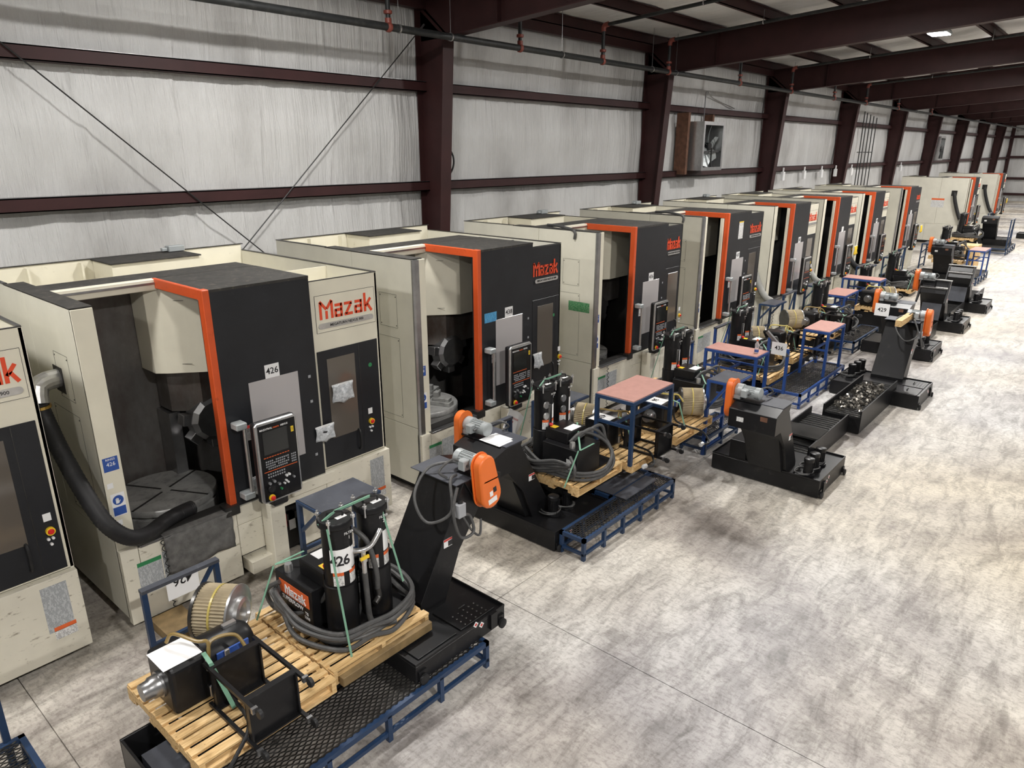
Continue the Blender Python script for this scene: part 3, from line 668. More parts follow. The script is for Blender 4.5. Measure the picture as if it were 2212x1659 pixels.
for m in (m3, m4): MB('hose_dark').tube([(2.2 if m is m3 else 2.2, .1, 2.2), (-.02, .4, 2.95), (-.015, .42, 3.08), (.1, .8, 3.12), (.3, 1.2, 3.1)][1:], .022, 8).build('conduit', m, True)
# ------------------------------------------------------------------ shop-floor gear
SLAT = {}
def pallet(x0, x1, y0, y1, zt, label, n=11, broken=()):
    t = thing('wooden_pallet', label, 'pallet', (x0, y0, zt-.125), 0, 'wooden pallets under the units')
    L, D = x1-x0, y1-y0; key = (round(L, 2), round(D, 2), n)
    if key not in SLAT:
        sw = D/n*.69
        SLAT[key] = (MB('pallet_wood').box(0, L, 0, sw, 0, .017).mesh('slat'), MB('pallet_wood').prism([(0, 0), (.14, 0), (.14, .035), (.36, .035), (.36, 0), (D-.36, 0), (D-.36, .035), (D-.14, .035), (D-.14, 0), (D, 0), (D, .09), (0, .09)], 0, .038, 'x').mesh('stringer'), MB('pallet_wood').box(0, L, 0, .09, 0, .017).mesh('slat'))
    a, s, b = SLAT[key]; sw = D/n*.69
    for i in range(n):
        if i in broken: continue
        link('slat', a, t, (random.uniform(-.006, .006), i*(D-sw)/(n-1), .108), (0, 0, random.uniform(-.006, .006)))
    for i in range(3): link('stringer', s, t, (i*(L-.038)/2, 0, .0175))
    for i in range(4): link('slat', b, t, (0, i*(D-.09)/3, 0))
    return t
def expanded(mb, x0, x1, y0, y1, z, px=.03, py=.027):
    nx = int((x1-x0)/px); ny = int((y1-y0)/py)
    for j in range(ny):
        yc = y0+(j+.5)*py
        for i in range(nx):
            s = 1 if (i+j) % 2 else -1
            a = (x0+i*px, yc-s*py*.42, z+.004*s); b = (x0+(i+1)*px, yc+s*py*.42, z-.004*s)
            dx, dy = px, s*py*.84; l = math.hypot(dx, dy); nx_, ny_ = -dy/l*.0066, dx/l*.0066
            mb.add([(a[0]-nx_, a[1]-ny_, a[2]), (b[0]-nx_, b[1]-ny_, b[2]), (b[0]+nx_, b[1]+ny_, b[2]), (a[0]+nx_, a[1]+ny_, a[2]), (a[0], a[1], a[2]-.008), (b[0], b[1], b[2]-.008)], [(0, 1, 2, 3), (0, 4, 5, 1), (2, 5, 4, 3)])
def bargrate(mb, x0, x1, y0, y1, z):
    n = int((y1-y0)/.032)
    for j in range(n+1): mb.box(x0, x1, y0+j*.032, y0+j*.032+.007, z-.02, z)
    n = int((x1-x0)/.1)
    for i in range(n+1): mb.box(x0+i*.1, x0+i*.1+.007, y0, y1, z-.01, z-.001)
def platform(x0, x1, y0, y1, zt, label, style='mesh', bays=4, z0=0, paintm='blue_frame', covers=()):
    t = thing('step_platform', label, 'platform', (x0, y0, z0), 0, 'low blue step platforms')
    L, D, h = x1-x0, y1-y0, zt-z0; T = .04
    mb = MB(paintm)
    for yy in (T/2, D-T/2): mb.bar((0, yy, h-.025), (L, yy, h-.025), T, .045)
    for xx in (T/2, L-T/2): mb.bar((xx, 0, h-.025), (xx, D, h-.025), T, .045)
    mb.build('deck_frame', t)
    mb = MB(paintm)
    for yy in (T/2, D-T/2): mb.bar((0, yy, .075), (L, yy, .075), T*.8)
    for xx in (T/2, L-T/2): mb.bar((xx, 0, .075), (xx, D, .075), T*.8)
    mb.build('lower_rail', t)
    leg = MB(paintm).box(-T/2, T/2, -T/2, T/2, 0, h-.03).mesh('leg')
    for i in range(bays+1):
        for yy in (T/2, D-T/2): link('leg', leg, t, (T/2+(L-T)*i/bays, yy, 0))
    mb = MB('steel_dark')
    (expanded if style == 'mesh' else bargrate)(mb, .03, L-.03, .03, D-.03, h)
    o = mb.build('grating', t); o['kind'] = 'stuff'
    for (a, b, c, d) in covers:
        MB('slate_top').box(a-x0, b-x0, c-y0, d-y0, h+.004, h+.01).build('cover_plate', t)
    return t
def work_table(x0, x1, y0, y1, z0, zt, label, paintm='blue_bright', top='pink_top', tag_=False):
    t = thing('work_table', label, 'table', (x0, y0, z0), 0, 'blue framed work tables')
    L, D, h = x1-x0, y1-y0, zt-z0; T = .045
    MB(paintm).box(0, L, 0, D, h-.06, h-.012).build('top_frame', t, bevel=.003)
    MB(top).box(.012, L-.012, .012, D-.012, h-.012, h).build('table_top', t)
    leg = MB(paintm).box(-T/2, T/2, -T/2, T/2, 0, h-.06).mesh('leg')
    for xx in (T/2, L-T/2):
        for yy in (T/2, D-T/2): link('leg', leg, t, (xx, yy, 0))
    mb = MB(paintm); s = h*.58
    for xx in (T/2, L-T/2): mb.bar((xx, T, s), (xx, D-T, s), .035)
    mb.bar((T, D/2, s), (L-T, D/2, s), .035); mb.build('stretcher', t)
    return t
def tool_stand(x0, x1, yleg, ytop, zt, label, paintm='blue_frame', top='slate_top', tilt=0, z0=0):
    t = thing('tool_stand', label, 'stand', (x0, yleg, z0), 0, 'blue stands with cantilevered tops')
    L = x1-x0; D = ytop-yleg; h = zt-z0; T = .045; s = 1 if D > 0 else -1
    leg = MB(paintm).box(-T/2, T/2, -T/2, T/2, 0, h-.04).mesh('leg')
    for xx in (T/2, L-T/2): link('leg', leg, t, (xx, 0, 0))
    br = MB(paintm).bar((0, 0, h*.62), (0, D*.75, h-.04), .035).mesh('brace')
    for xx in (T/2, L-T/2): link('brace', br, t, (xx, 0, 0))
    MB(paintm).bar((0, 0, h*.4), (L, 0, h*.4), .035).bar((0, 0, .1), (L, 0, .1), .035).build('stretcher', t)
    MB(paintm).box(0, L, min(-T*s/2, D), max(-T*s/2, D), h-.04, h-.008).build('top_frame', t)
    MB(top).box(.015, L-.015, min(-T*s/2, D)+.015, max(-T*s/2, D)-.015, h-.008, h).build('stand_top', t)
    return t
def guard_rail(x0, x1, y, h, label, z0=0, paintm='blue_frame'):
    t = thing('rail_frame', label, 'frame', (x0, y, z0), 0, 'blue upright frames')
    L = x1-x0; T = .045
    leg = MB(paintm).box(-T/2, T/2, -T/2, T/2, 0, h).mesh('leg')
    for xx in (T/2, L-T/2): link('leg', leg, t, (xx, 0, 0))
    MB('slate_top').bar((0, -.0, h+.01), (L, 0, h+.01), .07, .03).build('top_bar', t)
    MB(paintm).bar((0, 0, h*.3), (L, 0, h*.3), .035).build('stretcher', t)
    MB(paintm).bar((L*.62, 0, h*.62), (L*.95, 0, h), .03).bar((L*.62, 0, h*.3), (L*.62, 0, h*.62), .03).build('brace', t)
    return t
def motor_mesh(mb_parent, p, axis, s=1.0):
    # geared motor lying along y: body, fins, fan cowl, terminal box, foot
    m = thing_part('gear_motor', mb_parent, p); k = axis
    MB('motor_grey').lathe([(.06, 0), (.085, .01), (.085, .1), (.07, .11)], (0, 0, 0), 'y', 20).build('gearbox', m, True) if k > 0 else MB('motor_grey').lathe([(.06, 0), (.085, -.01), (.085, -.1), (.07, -.11)], (0, 0, 0), 'y', 20).build('gearbox', m, True)
    mb = MB('motor_grey'); mb.lathe([(.066, k*.1), (.066, k*.27)], (0, 0, 0), 'y', 20)
    for i in range(18):
        a = i*math.pi/9; mb.bar((.07*math.cos(a), k*.11, .07*math.sin(a)), (.07*math.cos(a), k*.26, .07*math.sin(a)), .006, .01)
    mb.build('finned_body', m)
    MB('motor_grey').lathe([(.076, k*.26), (.078, k*.32), (.06, k*.335), (.02, k*.337)], (0, 0, 0), 'y', 20).build('fan_cowl', m, True)
    MB('motor_grey').box(-.14, -.06, k*.15-.04, k*.15+.04, -.05, .05).build('terminal_box', m, bevel=.008)
    MB('motor_grey').box(-.08, .08, min(0, k*.09), max(0, k*.09), -.1, -.05).build('foot', m)
    return m
def stadium(r0, r1, l, n=10):
    return [(r1*math.cos(a), l+r1*math.sin(a)) for a in [i*math.pi/n for i in range(n+1)]]+[(r0*math.cos(a), r0*math.sin(a)) for a in [math.pi+i*math.pi/n for i in range(n+1)]]
def pump(parent, p, h=.24, r=.058):
    t = thing_part('coolant_pump', parent, p)
    mb = MB('black_paint').lathe([(r*.9, 0), (r*.9, h*.8)], (0, 0, 0), 'z', 16)
    for i in range(14):
        a = i*math.pi/7; mb.bar((r*.95*math.cos(a), r*.95*math.sin(a), h*.1), (r*.95*math.cos(a), r*.95*math.sin(a), h*.75), .006, .008)
    mb.build('motor_body', t)
    MB('black_paint').lathe([(r*1.12, h*.78), (r*1.15, h*.97), (r*.9, h), (.01, h+.002)], (0, 0, 0), 'z', 18).build('motor_cap', t, True)
    MB('black_paint').lathe([(r*1.5, -.004), (r*1.5, .02)], (0, 0, 0), 'z', 16).build('pump_flange', t); MB('black_paint').box(r*.9, r*1.6, -.03, .03, h*.4, h*.7).build('terminal_box', t, bevel=.004)
    return t
def coil(parent, c, r, z, n=3, rad=.014, mat='hose_dark', seed=1, name='hose', flat=1.0):
    rnd = random.Random(seed); pts = []
    for i in range(n*8+1):
        a = i*math.pi/4; q = r*(1+rnd.uniform(-.14, .14)); pts.append((c[0]+q*math.cos(a), c[1]+q*flat*math.sin(a), z+rad+i*rad*.16+rnd.uniform(0, .012)))
    return MB(mat).tube(pts, rad, 7, 4).build(name, parent, True)
def conveyor(x0, y0, z0, d, drive, label, dx=0., tray=2.0, tray_h=.35, head=True, pumps=((.12, .2), (.34, .2), (.57, .2)), lids=True, chips=False, deck=True, box=False, W=1.48, L=1.05, plates=(), sign=None, guard=True, th=.25, open_head=False, seed=3):
    t = thing('chip_conveyor', label, 'conveyor', (x0, y0, z0))
    X = lambda u: d*u
    def bx(mb, a, b, c, e, f, g): return mb.box(min(X(a), X(b)), max(X(a), X(b)), c, e, f, g)
    c0, c1 = .44, .99
    tk = bx(MB('black_paint'), 0, L, 0, W, .015, th-.012).build('tank', t, bevel=.004)
    mb = MB('black_paint')
    bx(mb, 0, L, 0, .012, th-.012, th+.012); bx(mb, 0, L, W-.012, W, th-.012, th+.012); bx(mb, 0, .012, .012, W-.012, th-.012, th+.012); bx(mb, L-.012, L, .012, W-.012, th-.012, th+.012); mb.build('tank_rim', t)
    if lids:
        for (a, b, c, e) in ((.08, .5, .05, .40), (.55, .98, .05, .40)):
            lid = bx(MB('black_paint'), a, b, c, e, th-.01, th+.002).build('lid', t, bevel=.002)
            xm = X((a+b)/2); MB('black_rubber').tube([(xm-.04, c+.2, th), (xm-.04, c+.2, th+.025), (xm+.04, c+.2, th+.025), (xm+.04, c+.2, th)], .005, 6, 1).build('lid_handle', lid)
        mb = MB('steel_dark')
        for i in range(5):
            for j in range(4): mb.lathe([(.01, 0), (.006, .004)], (X(.16+.065*i), .08+.05*j, th+.002), 'z', 8)
        mb.build('tread_bump', t)['kind'] = 'stuff'
    MB('black_rubber').lathe([(.035, -.015), (.045, -.01), (.045, .01), (.035, .015)], (X(.06), -.03, .045), 'y', 16).build('wheel', t, True); MB('black_rubber').lathe([(.035, -.015), (.045, -.01), (.045, .01), (.035, .015)], (X(L-.06), -.03, .045), 'y', 16).build('wheel', t, True)
    for u in (.06, L-.06): MB('black_paint').box(X(u)-.04, X(u)+.04, -.015, 0, .05, .12).build('wheel_bracket', t)
    bx(MB('black_paint'), .12, .2, -.025, 0, .05, .2).build('level_gauge', t)
    if box: bx(MB('black_paint'), .0, .42, 1.0, 1.24, th, th+.27).build('pump_cover', t, bevel=.006)
    # tray
    if tray:
        mb = MB('black_paint'); e = L+tray-.6
        s0 = L-.25
        bx(mb, s0, e, c0-.02, c0, .03, tray_h); bx(mb, s0, e, c1, c1+.02, .03, tray_h); bx(mb, s0, e, c0, c1, .03, .05); bx(mb, e-.01, e, c0, c1, .05, tray_h-.13); mb.build('tray', t)
        zb_ = max(.12, tray_h-.11); bx(MB('wet_plate'), s0, e-.02, c0+.002, c1-.002, .05, zb_).build('belt', t)
        mb = MB('steel_dark')
        for i in range(int((e-s0)/.09)): bx(mb, s0+.02+i*.09, s0+.035+i*.09, c0+.01, c1-.01, zb_, zb_+.012)
        mb.build('belt_slats', t)
        for (a, b) in plates: bx(MB('wet_plate'), a, b, c0-.01, c1+.01, tray_h-.02, tray_h+.01).build('cover_plate', t, bevel=.003)
        if chips:
            rnd = random.Random(seed); mb = MB('chip_swarf')
            for i in range(210):
                u = rnd.uniform(*chips); v = rnd.uniform(c0+.06, c1-.06); r = rnd.uniform(.012, .036); zc = zb_+.02+rnd.uniform(0, .07)
                mb.M = Matrix.Translation((X(u), v, zc)) @ Matrix.Rotation(rnd.uniform(0, 6), 4, 'Z') @ Matrix.Rotation(rnd.uniform(0, 3), 4, 'X')
                q = [(r*math.cos(w), r*math.sin(w), .02*k2) for k2 in (-1, 1) for w in (0, .9, 1.8, 2.9, 4)]
                mb.add(q, [(0, 1, 6, 5), (1, 2, 7, 6), (2, 3, 8, 7), (3, 4, 9, 8)])
            mb.M = None; o = mb.build('swarf', t); o['kind'] = 'stuff'
    # chute and head
    zt_ = 1.27
    def pf(pts): return [(X(u+dx), z) for u, z in pts]
    MB('black_paint').prism(pf([(-.1, zt_), (.46, .30), (.46, .16), (.18, .16), (-.02, .62), (-.3, .97)]), c0, c1, 'y').build('chute', t, bevel=.004)
    if not open_head:
        hd = MB('black_paint').prism(pf([(-.55, .97), (-.55, 1.21), (-.35, zt_), (-.08, zt_), (-.26, .96)]), c0-.03, c1+.03, 'y').build('head', t, bevel=.004)
        MB('slate_top').prism(pf([(-.34, zt_), (-.34, zt_+.008), (.02, zt_+.008), (.02, zt_)]), c0-.02, c1+.02, 'y').build('head_lid', t)
    else:
        MB('black_paint').prism(pf([(-.42, .72), (-.42, .78), (-.12, zt_), (-.02, zt_), (-.1, 1.0)]), c0-.05, c0-.01, 'y').build('cheek', t, bevel=.004); MB('black_paint').prism(pf([(-.42, .72), (-.42, .78), (-.12, zt_), (-.02, zt_), (-.1, 1.0)]), c1+.01, c1+.05, 'y').build('cheek', t, bevel=.004)
        MB('steel_dark').cyl((X(-.2+dx), c0-.02, 1.08), (X(-.2+dx), c1+.02, 1.08), .05, n=14).build('drive_roller', t, True)
        MB('zinc').prism(pf([(-.14, zt_-.0), (-.14, zt_+.02), (-.02, zt_+.02), (-.02, zt_)]), c0-.06, c1+.06, 'y').build('cross_bar', t)
        MB('slate_top').prism(pf([(-.2, .3), (-.12, .7), (-.11, .7), (-.19, .3)]), c0+.06, c1-.06, 'y').build('flap', t)
    MB('black_paint').prism(pf([(.08, .25), (-.16, .8), (.1, .8), (.3, .25)]), c0+.05, c1-.05, 'y').build('support', t)
    gy = c1+.07 if drive > 0 else c0-.17
    if guard:
        M0 = Matrix.Translation((X(-.28+dx), gy, 1.12)) @ Matrix.Rotation(.18*d*(1 if drive < 0 else -.4), 4, 'Y')
        g = MB('orange_guard'); g.M = M0; g.prism(stadium(.125, .10, .30), 0, .1, 'y'); go = g.build('drive_guard', t, True, bevel=.02, seg=2)
        fl_ = MB('orange_guard'); fl_.M = M0; fl_.prism(stadium(.137, .112, .30), (.0 if drive < 0 else .095)+(.095 if drive < 0 else -.095), (.105 if drive < 0 else -.005), 'y'); fl_.build('guard_flange', go)
        st = MB('white_label'); st.M = M0; yy = -.003 if drive < 0 else .1
        if drive < 0:
            st.box(-.06, .05, yy, yy+.002, -.07, -.02); st.box(-.03, .01, yy, yy+.002, 0, .05); st.mat('ink').box(.02, .06, yy, yy+.002, .02, .07); st.build('sticker', go)
        mt = motor_mesh(t, (X(-.28+dx), gy+.1 if drive < 0 else gy, zt_+.11), 1 if drive < 0 else -1)
        MB('black_paint').box(X(-.28+dx)-.1, X(-.28+dx)+.1, min(gy, gy-drive*.35), max(gy, gy-drive*.35), zt_, zt_+.012).build('motor_plate', t)
        cb = MB('hose_dark').tube([(X(-.28+dx)-.1, gy-drive*.2, zt_+.1), (X(-.12+dx), gy-drive*.32, zt_+.16), (X(.02+dx), gy-drive*.36, zt_+.08), (X(-.02+dx), gy-drive*.3, zt_+.02)], .012, 7, 6).build('motor_cable', t, True)
    if not open_head and drive < 0:
        sb = MB('soft_grey_key').box(X(.02+dx)-.05, X(.02+dx)+.04, c0-.1, c0-.03, 1.0, 1.13).build('switch_box', t, bevel=.006); MB('black_rubber').lathe([(.025, 0), (.02, .03)], (X(.02+dx), c0-.065, 1.13), 'z', 12).build('switch_knob', sb, True)
        MB('hose_dark').tube([(X(-.2+dx), c0+.2, zt_+.1), (X(.0+dx), c0+.35, zt_+.06), (X(.22+dx), c0+.3, zt_-.12), (X(.25+dx), c0+.12, zt_-.3), (X(.12+dx), c0-.05, zt_-.2), (X(.02+dx), c0+.05, zt_+.03), (X(-.1+dx), c0+.1, zt_+.03)], .014, 8, 8).build('motor_cable', t, True)
        MB('hose_dark').tube([(X(.05+dx), c0-.065, zt_+.02), (X(.14+dx), c0-.1, 1.1), (X(.1+dx), c0-.14, .86), (X(-.06+dx), c0-.14, .84), (X(-.08+dx), c0-.08, .97), (X(.0+dx), c0-.06, 1.0)], .014, 8, 8).build('motor_cable', t, True)
        MB('hose_dark').tube([(X(-.0+dx), c0-.07, 1.0), (X(-.06+dx), c0-.12, .85), (X(-.14+dx), c0-.14, .78), (X(-.2+dx), c0-.1, .9)], .011, 8, 8).build('motor_cable', t, True)
    lb = MB('white_label').box(X(.12+dx)-.05, X(.12+dx)+.05, c0-.003, c0, .72, .8); lb.mat('label_red').box(X(.12+dx)-.05, X(.12+dx)+.05, c0-.004, c0-.003, .78, .8); lb.mat('ink').box(X(.12+dx), X(.12+dx)+.05, c0-.004, c0-.003, .725, .775); lb.build('warning_label', t)
    for k, u in enumerate((.3, .37)):
        dm = MB('white_label'); dm.M = Matrix.Translation((X(u), -.001, .15+.04*k)) @ Matrix.Rotation(math.pi/4, 4, 'Y'); dm.box(-.022, .022, -.002, 0, -.022, .022); dm.mat('label_red'); dm.box(-.012, .012, -.003, -.002, -.012, .012); dm.build('hazard_label', t)
    rnd = random.Random(seed)
    for i, (u, v) in enumerate(pumps):
        pump(t, (X(u), v, th)); coil(t, (X(u)+.02, v+.06), .12, th, 2, .009, 'hose_dark', seed+i, 'pump_cable')
    if sign: 
        pl = MB('white_paper').box(min(X(-.555+dx), X(-.56+dx)), max(X(-.555+dx), X(-.56+dx)), .78, 1.06, 1.0, 1.26).build('paper_sign', t); lettering(sign, .115, 'ink', pl, (X(-.5615+dx), .92, 1.13), '-x', bold=.012)
    for (a, b, m) in ((.52, 1.13, 'rust'), (.82, 1.06, 'print_white')):
        if not open_head: decal(t, a, b, .09, .06, min(X(-.55+dx), X(-.551+dx)) if d > 0 else 99, m, face='-x') if d > 0 else None
    return t
def filter_unit(x, y, z, label, flip=1, rot=0, logo=True, num=None, near=True, seed=1, straps=True, gauges=False):
    t = thing('filter_unit', label, 'filter unit', (x, y, z), rot)
    F = lambda v: flip*v
    def bx(mb, a, b, c, e, f, g): return mb.box(a, b, min(F(c), F(e)), max(F(c), F(e)), f, g)
    bx(MB('black_paint'), -.03, .8, -.2, .62, 0, .02).build('base_plate', t)
    bx(MB('black_paint'), 0, .46, .12, .64, .03, .38).build('pump_case', t, bevel=.006)
    top = bx(MB('black_paint'), .1, .46, .08, .42, .38, .52).build('control_box', t, bevel=.008)
    bx(MB('white_label'), .2, .4, .28, .4, .52, .523).build('label', top); bx(MB('label_yellow'), .14, .22, .12, .2, .52, .523).build('warning_label', top)
    MB('red_knob').lathe([(.02, .0), (.026, .02), (.02, .03)], (.16, F(.12), .53), 'z', 12).build('stop_button', top, True)
    MB('zinc').lathe([(.035, 0), (.035, .05), (.03, .07)], (.06, F(.52), .38), 'z', 14).build('breather', t, True)
    if logo:
        s = MB('label_orange').box(-.003, 0, .16, .58, .2, .32).build('logo_plate', t)
        wm = MB('white_label'); wm.M = Matrix.Rotation(-math.pi/2, 4, 'Z'); wordmark(wm, -.5, .215, .085, -.004, width=.3); wm.build('wordmark', s)
        lettering('SUPERFLOW', .055, 'white_label', s, (-.004, .40, .165), '-x', bold=.01); lettering('TB', .04, 'white_label', s, (-.004, .2, .14), '-x'); lettering('1000', .04, 'white_label', s, (-.004, .2, .1), '-x')
    else: decal(t, F(.5) if flip > 0 else F(.56), .12, .08, .13, 0, 'print_white', face='-x')
    for i, fx in enumerate((.19, .53)):
        f = thing_part('filter_housing', t, (fx, F(-.02), .04)); r = .118
        MB('black_paint').lathe([(r*.9, .0), (r*1.0, .02), (r*1.0, .94)], (0, 0, 0), 'z', 28).build('canister', f, True)
        MB('black_paint').lathe([(r+.012, .0), (r+.012, .42), (r+.004, .425)], (0, 0, .0), 'z', 28).build('holder', f, True)
        MB('black_paint').lathe([(r*1.16, .93), (r*1.2, .935), (r*1.2, .97), (r*1.12, .985), (.01, .987)], (0, 0, 0), 'z', 28).build('lid', f, True)
        MB('black_rubber').tube([(-.045, .03, .985), (-.045, .03, 1.025), (.045, -.03, 1.025), (.045, -.03, .985)], .009, 7, 2).build('lid_handle', f, True)
        for q in range(4):
            a = q*math.pi/2+.6; MB('zinc').cyl((r*1.2*math.cos(a), r*1.2*math.sin(a), .91), (r*1.2*math.cos(a), r*1.2*math.sin(a), 1.03), .008, n=8).lathe([(.018, .0), (.018, .02)], (r*1.2*math.cos(a), r*1.2*math.sin(a), .99), 'z', 8).build('lid_clamp', f)
        MB('white_label').box(-.02, .07, -.06, -.02, .986, .989).build('label', f)
        if near:
            def wrap(a0, a1, z0, z1, m, nm, rr=r+.0025):
                mb = MB(m); n = 6; vs = []
                for k in range(n+1):
                    a = a0+(a1-a0)*k/n; vs += [(rr*math.cos(a), rr*math.sin(a), z0), (rr*math.cos(a), rr*math.sin(a), z1)]
                mb.add(vs, [(2*k, 2*k+2, 2*k+3, 2*k+1) for k in range(n)]); return mb.build(nm, f, True)
            for a0 in (-2.6, -1.5):
                wrap(a0, a0+.7, .44, .56, 'print_white', 'warning_label', r+.016 if False else r+.0025); wrap(a0, a0+.7, .53, .56, 'label_orange', 'warning_header', r+.0035)
            wrap(-1.5, -.8, .57, .75, 'white_label', 'data_label')
            lettering('FILTER', .03, 'white_label', f, (.03, -r-.0035, .88)); lettering(str(i+1), .04, 'white_label', f, (.03, -r-.0035, .84))
            if num and i == 0:
                wrap(-2.7, -1.3, .56, .76, 'white_paper', 'paper_number', r+.006)
                for k, ch in enumerate(num):
                    a = -2.5+.42*k; lt = link('digit', text_mesh(ch, .12, 'ink', .02), f, ((r+.0075)*math.cos(a), (r+.0075)*math.sin(a), .66), (math.pi/2, 0, a+math.pi/2))
        if gauges:
            for zz in (.62, .76): MB('zinc').lathe([(.045, -.02), (.045, .0)], (-r*.75, -r*.85, zz), 'y', 16).build('gauge', f, True)
    MB('zinc').tube([(.26, F(-.1), .72), (.33, F(-.17), .73), (.42, F(-.16), .74), (.52, F(-.14), .82)], .022, 10, 4).build('manifold', t, True)
    MB('zinc').cyl((.32, F(-.17), .72), (.32, F(-.17), .52), .02, n=10).lathe([(.028, .0), (.028, .03)], (.32, F(-.17), .63), 'z', 8).build('valve', t, True); MB('label_yellow').box(.27, .35, F(-.17)-.035, F(-.17)-.02, .665, .69).build('valve_lever', t)
    MB('hose_dark').tube([(.32, F(-.17), .53), (.325, F(-.175), .3), (.33, F(-.19), .1), (.38, F(-.25), .05), (.5, F(-.3), .04)], .024, 9, 8).build('hose', t, True)
    MB('hose_dark').tube([(.35, F(.0), .85), (.4, F(-.12), .75), (.43, F(-.17), .5), (.44, F(-.16), .3)], .022, 9, 8).build('hose', t, True)
    MB('steel_dark').tube([(.44, F(-.16), .32), (.44, F(-.17), .25), (.38, F(-.19), .22)], .026, 9, 4).build('hose_fitting', t, True)
    rnd = random.Random(seed)
    for k in range(5):
        o = rnd.uniform(-.075, .05); z_ = .03+.03*k
        pts = [(-.02+o, F(.6), .22), (-.1, F(.45+o), .08+z_), (-.1+o, F(.1), .02+z_), (.0, F(-.2+o), z_), (.25, F(-.3), z_+.01), (.5+o, F(-.3+o), z_), (.75, F(-.22), z_+.02), (.84+o, F(0), z_+.06), (.76, F(.22+o), z_+.1), (.55, F(.3), .1+z_)]
        MB('hose_dark').tube(pts, .021, 8, 7).build('hose', t, True)
    MB('hose_dark').tube([(-.02, F(.55), .3), (-.08, F(.66), .2), (-.06, F(.6), .05), (.0, F(.3), .1), (.12, F(.1), .3), (.16, F(.08), .6), (.15, F(.1), .8)], .02, 8, 8).build('hose', t, True)
    if flip < 0:
        for k in range(3):
            o = rnd.uniform(-.03, .03); z_ = .03+.04*k
            MB('hose_dark').tube([(.1+.08*k, -.45, .42), (.3+.1*k, -.5-.05*k, .5+.03*k), (.54+o, -.66, .36), (.52, -.8+o, .12+z_), (.3, -.82, z_+.01), (.05+o, -.72, z_), (-.08, -.5, z_+.02), (-.1+o, -.15, z_+.04), (-.06, .1, .15+z_)], .02, 8, 8).build('hose', t, True)
    if straps:
        mb = MB('strap_green'); 
        mb.bar((.19, F(-.02), 1.07), (.53, F(-.02), 1.07), .012, .018) ; mb.bar((.19, F(-.02), 1.07), (.05, F(.0), 1.0), .012, .018); mb.bar((.06, F(-.1), 1.0), (.02, F(-.34), .0), .018, .004); mb.bar((.55, F(-.12), 1.02), (.66, F(-.22), .3), .018, .004)
        mb.bar((.3, F(.66), .4), (.02, F(.66), .4), .02, .004); mb.bar((.0, F(.65), .4), (-.22, F(.62), .0), .018, .004); mb.bar((.02, F(.66), .4), (.45, F(.3), .53), .02, .004); mb.build('strap', t)
    return t
def cartridge(p, label, axis_a, r=.2, l=.26, name='filter_cartridge'):
    t = thing(name, label, 'filter', p, axis_a, 'pleated filter cartridges')
    mb = MB('filter_paper'); n = 100; vs = []
    for xx in (-l/2, l/2):
        for i in range(n):
            a = 2*math.pi*i/n; q = r*(1 if i % 2 else .93); vs.append((xx, q*math.cos(a), q*math.sin(a)))
    mb.add(vs, [(i, (i+1) % n, (i+1) % n+n, i+n) for i in range(n)]); mb.build('pleats', t)
    MB('steel_dark').lathe([(r*1.03, -l/2-.02), (r*1.03, -l/2+.005)], (0, 0, 0), 'x', 32).build('end_ring', t, True)
    MB('zinc').lathe([(r*1.03, l/2-.005), (r*1.03, l/2+.012), (r*.6, l/2+.02), (r*.58, l/2+.05), (r*.45, l/2+.06), (r*.42, l/2+.03), (.01, l/2+.03)], (0, 0, 0), 'x', 32).build('end_cap', t, True)
    MB('hose_yellow').lathe([(r*1.005, -.008), (r*1.008, .008)], (0, 0, 0), 'x', 40).build('glue_band', t)
    return t
